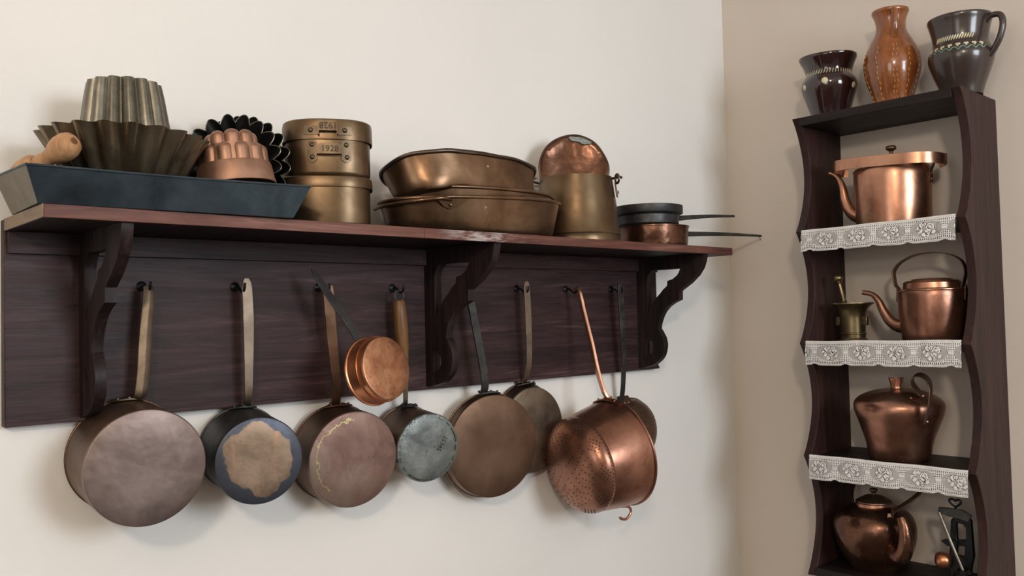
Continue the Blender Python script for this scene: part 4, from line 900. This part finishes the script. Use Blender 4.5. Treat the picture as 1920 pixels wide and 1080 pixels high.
part('handle', MB().strap(lp1, 0.0265, 0.0024, (0, 0, 1)), 'copper', k1, 'broad flat copper strap handle', angle=25)
for sg in (1, -1):
    e = part('ear', MB().prism([(-0.010, 0.100), (0.010, 0.100), (0.008, 0.128), (0.004, 0.150), (-0.004, 0.150), (-0.008, 0.128)], [], lambda a, b, c, sg=sg: (1.828+a, kc.y+sg*(0.0885+c+max(0, b-0.128)*0.5), Z1+b), 0.003), 'dark_copper', k1, bevel=0.0006, weld=False)
    for zz in (0.108, 0.122): part('rivet', rivet((1.828, kc.y+sg*0.0915, Z1+zz), 0.003, (0, sg, 0)), 'copper', e)
# kettle 2 (upright arched handle, swan-neck spout)
Z2 = CUSP[2]+0.0006; kc2 = Vector((1.818, -0.6300, Z2))
k2 = thing('kettle', kc2, 'round copper kettle with a swan-neck spout and a tall arched handle, beside the mortar', 'kettle')
part('body', MB().lathe([(0, 0), (0.066, 0), (0.0680, 0.003), (0.0700, 0.020), (0.0750, 0.070), (0.0765, 0.110), (0.0760, 0.1245), (0.0745, 0.1270), (0.062, 0.129), (0.062, 0.1275), (0.0735, 0.1250), (0.0745, 0.110), (0.066, 0.01), (0, 0.002)], kc2, (0, 0, 1), 96), 'copper_dent', k2)
part('seam', MB().lathe([(0.0763, 0.1215), (0.0785, 0.1235), (0.0785, 0.1255), (0.0763, 0.1270)], kc2, (0, 0, 1), 80, close=True), 'copper', k2)
part('collar', MB().lathe([(0.0640, 0.127), (0.0625, 0.141), (0.0640, 0.1430), (0.0615, 0.1430), (0.061, 0.127)], kc2, (0, 0, 1), 72, close=True), 'copper', k2)
part('lid', MB().lathe([(0.0600, 0.1430), (0.058, 0.1460), (0.046, 0.1475), (0.044, 0.1500), (0.030, 0.1520), (0.0, 0.153), (0, 0.151), (0.044, 0.146), (0.060, 0.1415)], kc2, (0, 0, 1), 64), 'copper', k2)
sp2 = smooth_curve([(1.812, -0.5640, -0.2080), (1.810, -0.5480, -0.2050), (1.808, -0.5310, -0.1930), (1.806, -0.5170, -0.1700), (1.804, -0.5060, -0.1440), (1.802, -0.4920, -0.1280), (1.800, -0.4690, -0.1220)], 6)
n_ = len(sp2); part('spout', MB().tube(sp2, [0.0195-0.0135*min(1, (i/(n_-1))*1.2)**0.8 for i in range(n_)], 18), 'copper_dent', k2)
hh = smooth_curve([(1.812, -0.5545, -0.1290), (1.812, -0.5535, -0.1170), (1.810, -0.5480, -0.1080), (1.810, -0.5450, -0.0930), (1.810, -0.5450, -0.0740), (1.810, -0.5600, -0.0545), (1.810, -0.5920, -0.0390), (1.811, -0.6300, -0.0340), (1.812, -0.6700, -0.0390), (1.812, -0.7000, -0.0560), (1.812, -0.7090, -0.0800), (1.812, -0.7060, -0.1000), (1.812, -0.7010, -0.1180), (1.812, -0.7035, -0.1290)], 5)
part('handle', MB().strap(hh, 0.0190, 0.0026, (1, 0, 0.0)), 'dark_copper', k2, 'dark arched strap handle', angle=25)
for y_ in (-0.5535, -0.7050): part('ear', MB().prism([(-0.009, -0.1480), (0.009, -0.1480), (0.007, -0.1260), (0.003, -0.112), (-0.003, -0.112), (-0.007, -0.1260)], [], lambda a, b, c, y_=y_: (1.813+a, y_+(0.001 if y_ > -0.6 else -0.0015)+c*(1 if y_ > -0.6 else -1), b), 0.003), 'dark_copper', k2, bevel=0.0006, weld=False)
# mortar and pestle
mo_c = Vector((1.812, -0.4340, Z2)); mo = thing('mortar', mo_c, 'brass mortar with a wide flared rim and square lugs beside the swan-neck kettle', 'mortar')
pm = smooth_prof([(0.0340, 0.0), (0.0345, 0.006), (0.0300, 0.010), (0.0300, 0.016), (0.0310, 0.050), (0.0325, 0.070), (0.0380, 0.084), (0.0480, 0.0935), (0.0520, 0.0960), (0.0520, 0.0990)], 4)
part('bowl', MB().lathe([(0, 0)]+pm+[(0.0490, 0.0985), (0.037, 0.090), (0.028, 0.078), (0.024, 0.020), (0, 0.014)], mo_c, (0, 0, 1), 64), 'brass', mo)
part('foot_ring', MB().lathe([(0.0300, 0.018), (0.0325, 0.020), (0.0325, 0.022), (0.0300, 0.024)], mo_c, (0, 0, 1), 48, close=True), 'brass', mo)
for sg in (1, -1): part('lug', MB().box((1.803, mo_c.y+(0.030 if sg > 0 else -0.0410), Z2+0.042), (1.815, mo_c.y+(0.041 if sg > 0 else -0.030), Z2+0.064)), 'brass', mo, bevel=0.0015)
pe0, pe1 = Vector((1.812, -0.4340, Z2+0.018)), Vector((1.800, -0.4045, -0.0830)); pe = thing('pestle', pe0, 'brass pestle with a turned knob standing in the mortar', 'pestle')
pd = (pe1-pe0); plen = pd.length
part('shaft', MB().lathe([(0, 0), (0.0100, 0.002), (0.0120, 0.010), (0.0095, 0.022), (0.0062, 0.040), (0.0055, plen*0.55), (0.0075, plen*0.58), (0.0055, plen*0.61), (0.0050, plen-0.020), (0.0045, plen-0.014), (0, plen-0.014)], pe0, pd, 24), 'brass', pe)
part('knob', MB().lathe(smooth_prof([(0.0045, plen-0.016), (0.0085, plen-0.0135), (0.0060, plen-0.011), (0.0115, plen-0.005), (0.0125, plen+0.001), (0.0090, plen+0.0070), (0.0, plen+0.0085)], 4), pe0, pd, 24), 'brass', pe)
# flask
Z3 = CUSP[3]+0.0006; fc = Vector((1.815, -0.5395, Z3)); fl = thing('flask', fc, 'broad-shouldered dented copper flask with a small funnel neck and a curled ear handle', 'flask')
pf = smooth_prof([(0.0, 0.0), (0.058, 0.0), (0.0660, 0.003), (0.0705, 0.014), (0.0775, 0.045), (0.0890, 0.080), (0.0990, 0.105), (0.1030, 0.122), (0.1000, 0.138), (0.0840, 0.153), (0.0580, 0.164), (0.030, 0.1690), (0.0145, 0.1705)], 4)
part('body', MB().lathe(pf+[(0.0135, 0.1690), (0.05, 0.164), (0.098, 0.125), (0.07, 0.02), (0, 0.002)], fc, (0, 0, 1), 96).dent(0.0045, 13, 5), 'copper_dent', fl)
part('neck', MB().lathe([(0.0150, 0.168), (0.0130, 0.171), (0.0135, 0.180), (0.0175, 0.1935), (0.0180, 0.1960), (0.0165, 0.1960), (0.0120, 0.180), (0.0118, 0.170)], fc+Vector((0, 0.002, 0)), (0, 0, 1), 40, close=True), 'copper', fl)
fh = smooth_curve([(1.772, -0.6130, -0.3660), (1.766, -0.6080, -0.3560), (1.758, -0.6010, -0.3400), (1.752, -0.6070, -0.3240), (1.746, -0.6250, -0.3200), (1.741, -0.6430, -0.3300), (1.737, -0.6500, -0.3520), (1.735, -0.6470, -0.3850), (1.735, -0.6390, -0.4150), (1.737, -0.6350, -0.4300)], 5)
part('handle', MB().strap(fh, 0.0200, 0.0024, (0.90, 0.05, 0.35)), 'dark_copper', fl, 'curled strap handle riveted to the shoulder', angle=25)
for p_ in ((1.7465, -0.6350, -0.4270), (1.757, -0.5960, -0.3760), (1.768, -0.6190, -0.3700)): part('rivet', rivet(p_, 0.0042, (-0.8, -0.5, 0.3)), 'copper', fl)
# kettle 4
k4c = Vector((1.815, -0.4705, ZB+0.0006)); k4 = thing('kettle', k4c, 'pot-bellied reddish copper kettle with a dented side, standing in the lowest compartment', 'kettle')
pk4 = smooth_prof([(0.0, 0.0), (0.052, 0.0), (0.0600, 0.003), (0.0700, 0.018), (0.0850, 0.045), (0.0950, 0.075), (0.0975, 0.100), (0.0930, 0.122), (0.0800, 0.139), (0.0600, 0.150), (0.0430, 0.1545)], 4)
part('body', MB().lathe(pk4+[(0.0420, 0.153), (0.09, 0.12), (0.08, 0.04), (0, 0.002)], k4c, (0, 0, 1), 96).dent(0.0035, 15, 8), 'copper_red', k4)
part('collar', MB().lathe([(0.0430, 0.152), (0.0420, 0.160), (0.0440, 0.1620), (0.0405, 0.1620), (0.0400, 0.152)], k4c, (0, 0, 1), 56, close=True), 'copper', k4)
ld4 = part('lid', MB().lathe([(0.0430, 0.1625), (0.0425, 0.1650), (0.036, 0.1690), (0.022, 0.1770), (0.006, 0.1800), (0, 0.180), (0, 0.1785), (0.02, 0.1755), (0.0415, 0.1625)], k4c, (0, 0, 1), 56), 'dark_copper', k4)
part('knob', MB().lathe(smooth_prof([(0.006, 0.0), (0.0045, 0.005), (0.009, 0.010), (0.009, 0.015), (0.0, 0.018)], 4), k4c+Vector((0, 0, 0.179)), (0, 0, 1), 20), 'dark_copper', ld4)
sp4 = smooth_curve([(1.7700, -0.5350, -0.7480), (1.7500, -0.5580, -0.7500), (1.7420, -0.5730, -0.7350), (1.7400, -0.5780, -0.7080), (1.7410, -0.5760, -0.6800), (1.7440, -0.5680, -0.6560)], 6)
n_ = len(sp4); part('spout', MB().tube(sp4, [0.0240-0.0130*(i/(n_-1)) for i in range(n_)], 20), 'copper_red', k4)
h4 = smooth_curve([(1.778, -0.5340, -0.6900), (1.775, -0.5330, -0.6640), (1.774, -0.5380, -0.6500), (1.775, -0.5560, -0.6370), (1.778, -0.5830, -0.6150), (1.785, -0.6000, -0.5950), (1.800, -0.6000, -0.5750), (1.825, -0.5750, -0.5660), (1.850, -0.5200, -0.5640), (1.865, -0.4500, -0.5700), (1.868, -0.4100, -0.5900), (1.862, -0.3950, -0.6300), (1.855, -0.4000, -0.6600)], 5)
part('handle', MB().strap(h4, 0.0160, 0.0026, (0.75, 0.55, 0.35)), 'dark_copper', k4, 'dark strap handle leaning back', angle=25)
part('ear', MB().prism([(-0.012, -0.7000), (0.012, -0.7000), (0.009, -0.6700), (0.005, -0.6560), (-0.005, -0.6560), (-0.009, -0.6700)], [], lambda a, b, c: Vector((1.7600, -0.5350, 0))+Vector((0.80, -0.55, 0))*a+Vector((-0.6, -0.8, 0))*c+Vector((0.22*(b+0.70), 0.16*(b+0.70), b)), 0.003), 'dark_copper', k4, bevel=0.0006, weld=False)
part('rivet', rivet((1.757, -0.5300, -0.6930), 0.0045, (-0.8, -0.5, 0.3)), 'copper', k4)

# cast iron kitchen press in the lowest compartment
gx = 1.795; gr = thing('fruit_press', (gx, -0.675, ZB), 'dark cast-iron kitchen mill with an arched frame, crank rod and a brass knob', 'kitchen tool')
fo = [(-0.655, ZB+0.010), (-0.655, -0.740), (-0.662, -0.655), (-0.672, -0.643), (-0.692, -0.6400), (-0.706, -0.650), (-0.709, -0.730), (-0.703, -0.755), (-0.698, ZB+0.010)]
fi = [(-0.6740, -0.660), (-0.688, -0.661), (-0.694, -0.670), (-0.694, -0.696), (-0.674, -0.698)]
fi2 = [(-0.6740, -0.712), (-0.690, -0.711), (-0.688, -0.735), (-0.672, -0.733)]
part('frame', MB().prism(fo, [fi, fi2], lambda a, b, c: (gx-0.005+c, a, b), 0.012), 'black_iron', gr, bevel=0.0018, weld=False)
part('foot', MB().box((gx-0.028, -0.716, ZB+0.0008), (gx+0.030, -0.632, ZB+0.010)), 'black_iron', gr, bevel=0.003)
part('clamp', MB().lathe([(0, 0), (0.016, 0), (0.019, 0.006), (0.019, 0.026), (0.012, 0.034), (0, 0.036)], (gx-0.02, -0.690, ZB+0.012), (0, 0, 1), 20), 'black_iron', gr)
part('crank_arm', MB().strap([(gx-0.014, -0.640, -0.6330), (gx-0.014, -0.660, -0.6350), (gx-0.014, -0.690, -0.6370), (gx-0.014, -0.7080, -0.6440)], [0.013, 0.0190, 0.0230, 0.018], 0.006, (0, 0.15, 1)), 'iron', gr)
part('rod', MB().tube([(gx-0.020, -0.6430, -0.6380), (gx-0.024, -0.668, -0.700), (gx-0.026, -0.6930, -0.7600)], 0.0034, 10), 'grey_iron', gr)
hs = []
for k in range(28):
    q = 2*PI*k/28; hs.append((gx-0.006, -0.6740-0.0130*math.sin(q)**3*1.0, -0.6135+0.0105*(0.8125*math.cos(q)-0.3125*math.cos(2*q)-0.125*math.cos(3*q))))
part('wing_key', MB().tube(hs, 0.0026, 8, closed=True).tube([(gx-0.006, -0.674, -0.626), (gx-0.006, -0.675, -0.642)], 0.0030, 8), 'black_iron', gr, 'heart-shaped wire key')
part('blade', MB().prism([(-0.640, -0.7050), (-0.650, -0.6990), (-0.676, -0.7000), (-0.676, -0.7100), (-0.655, -0.7160)], [], lambda a, b, c: (gx-0.010+c, a, b), 0.004), 'black_iron', gr, weld=False)
part('knob', MB().lathe(smooth_prof([(0.006, -0.004), (0.0150, 0.0), (0.0190, 0.010), (0.0185, 0.020), (0.0120, 0.028), (0.0, 0.031)], 4), (gx-0.005, -0.655, -0.7500), (-0.45, 0.89, 0.05), 28), 'copper_bright', gr, 'rounded brass end knob')
part('wing_nut', MB().strap([(gx-0.030, -0.683, -0.768), (gx-0.030, -0.696, -0.764), (gx-0.030, -0.712, -0.760)], [0.012, 0.007, 0.012], 0.004, (0, 0, 1)).lathe([(0, 0), (0.006, 0), (0.006, 0.01), (0, 0.011)], (gx-0.024, -0.697, -0.764), (-1, 0, 0), 12), 'black_iron', gr, weld=False)

# ------------------------------------------------------------------ groups of alike things
GROUPS = {'lace_trim': 'lace strips on the display shelf edges', 'tart_mould': 'black fluted tart moulds', 'mess_tin': 'stacked brass mess tins', 'oval_pan': 'stacked oval copper pans',
          'saucepan': 'stacked saucepans at the shelf end', 'hanging_saucepan': 'saucepans hanging from the hooks', 'hanging_frying_pan': 'flat pans hanging from the hooks', 'kettle': 'copper kettles on the display shelf',
          'clay_jug': 'clay pots on top of the display shelf', 'clay_jar': 'clay pots on top of the display shelf', 'clay_mug': 'clay pots on top of the display shelf'}
for o in list(bpy.data.objects):
    if o.parent is None and o.name.split('.')[0] in GROUPS and 'label' in o: o['group'] = GROUPS[o.name.split('.')[0]]
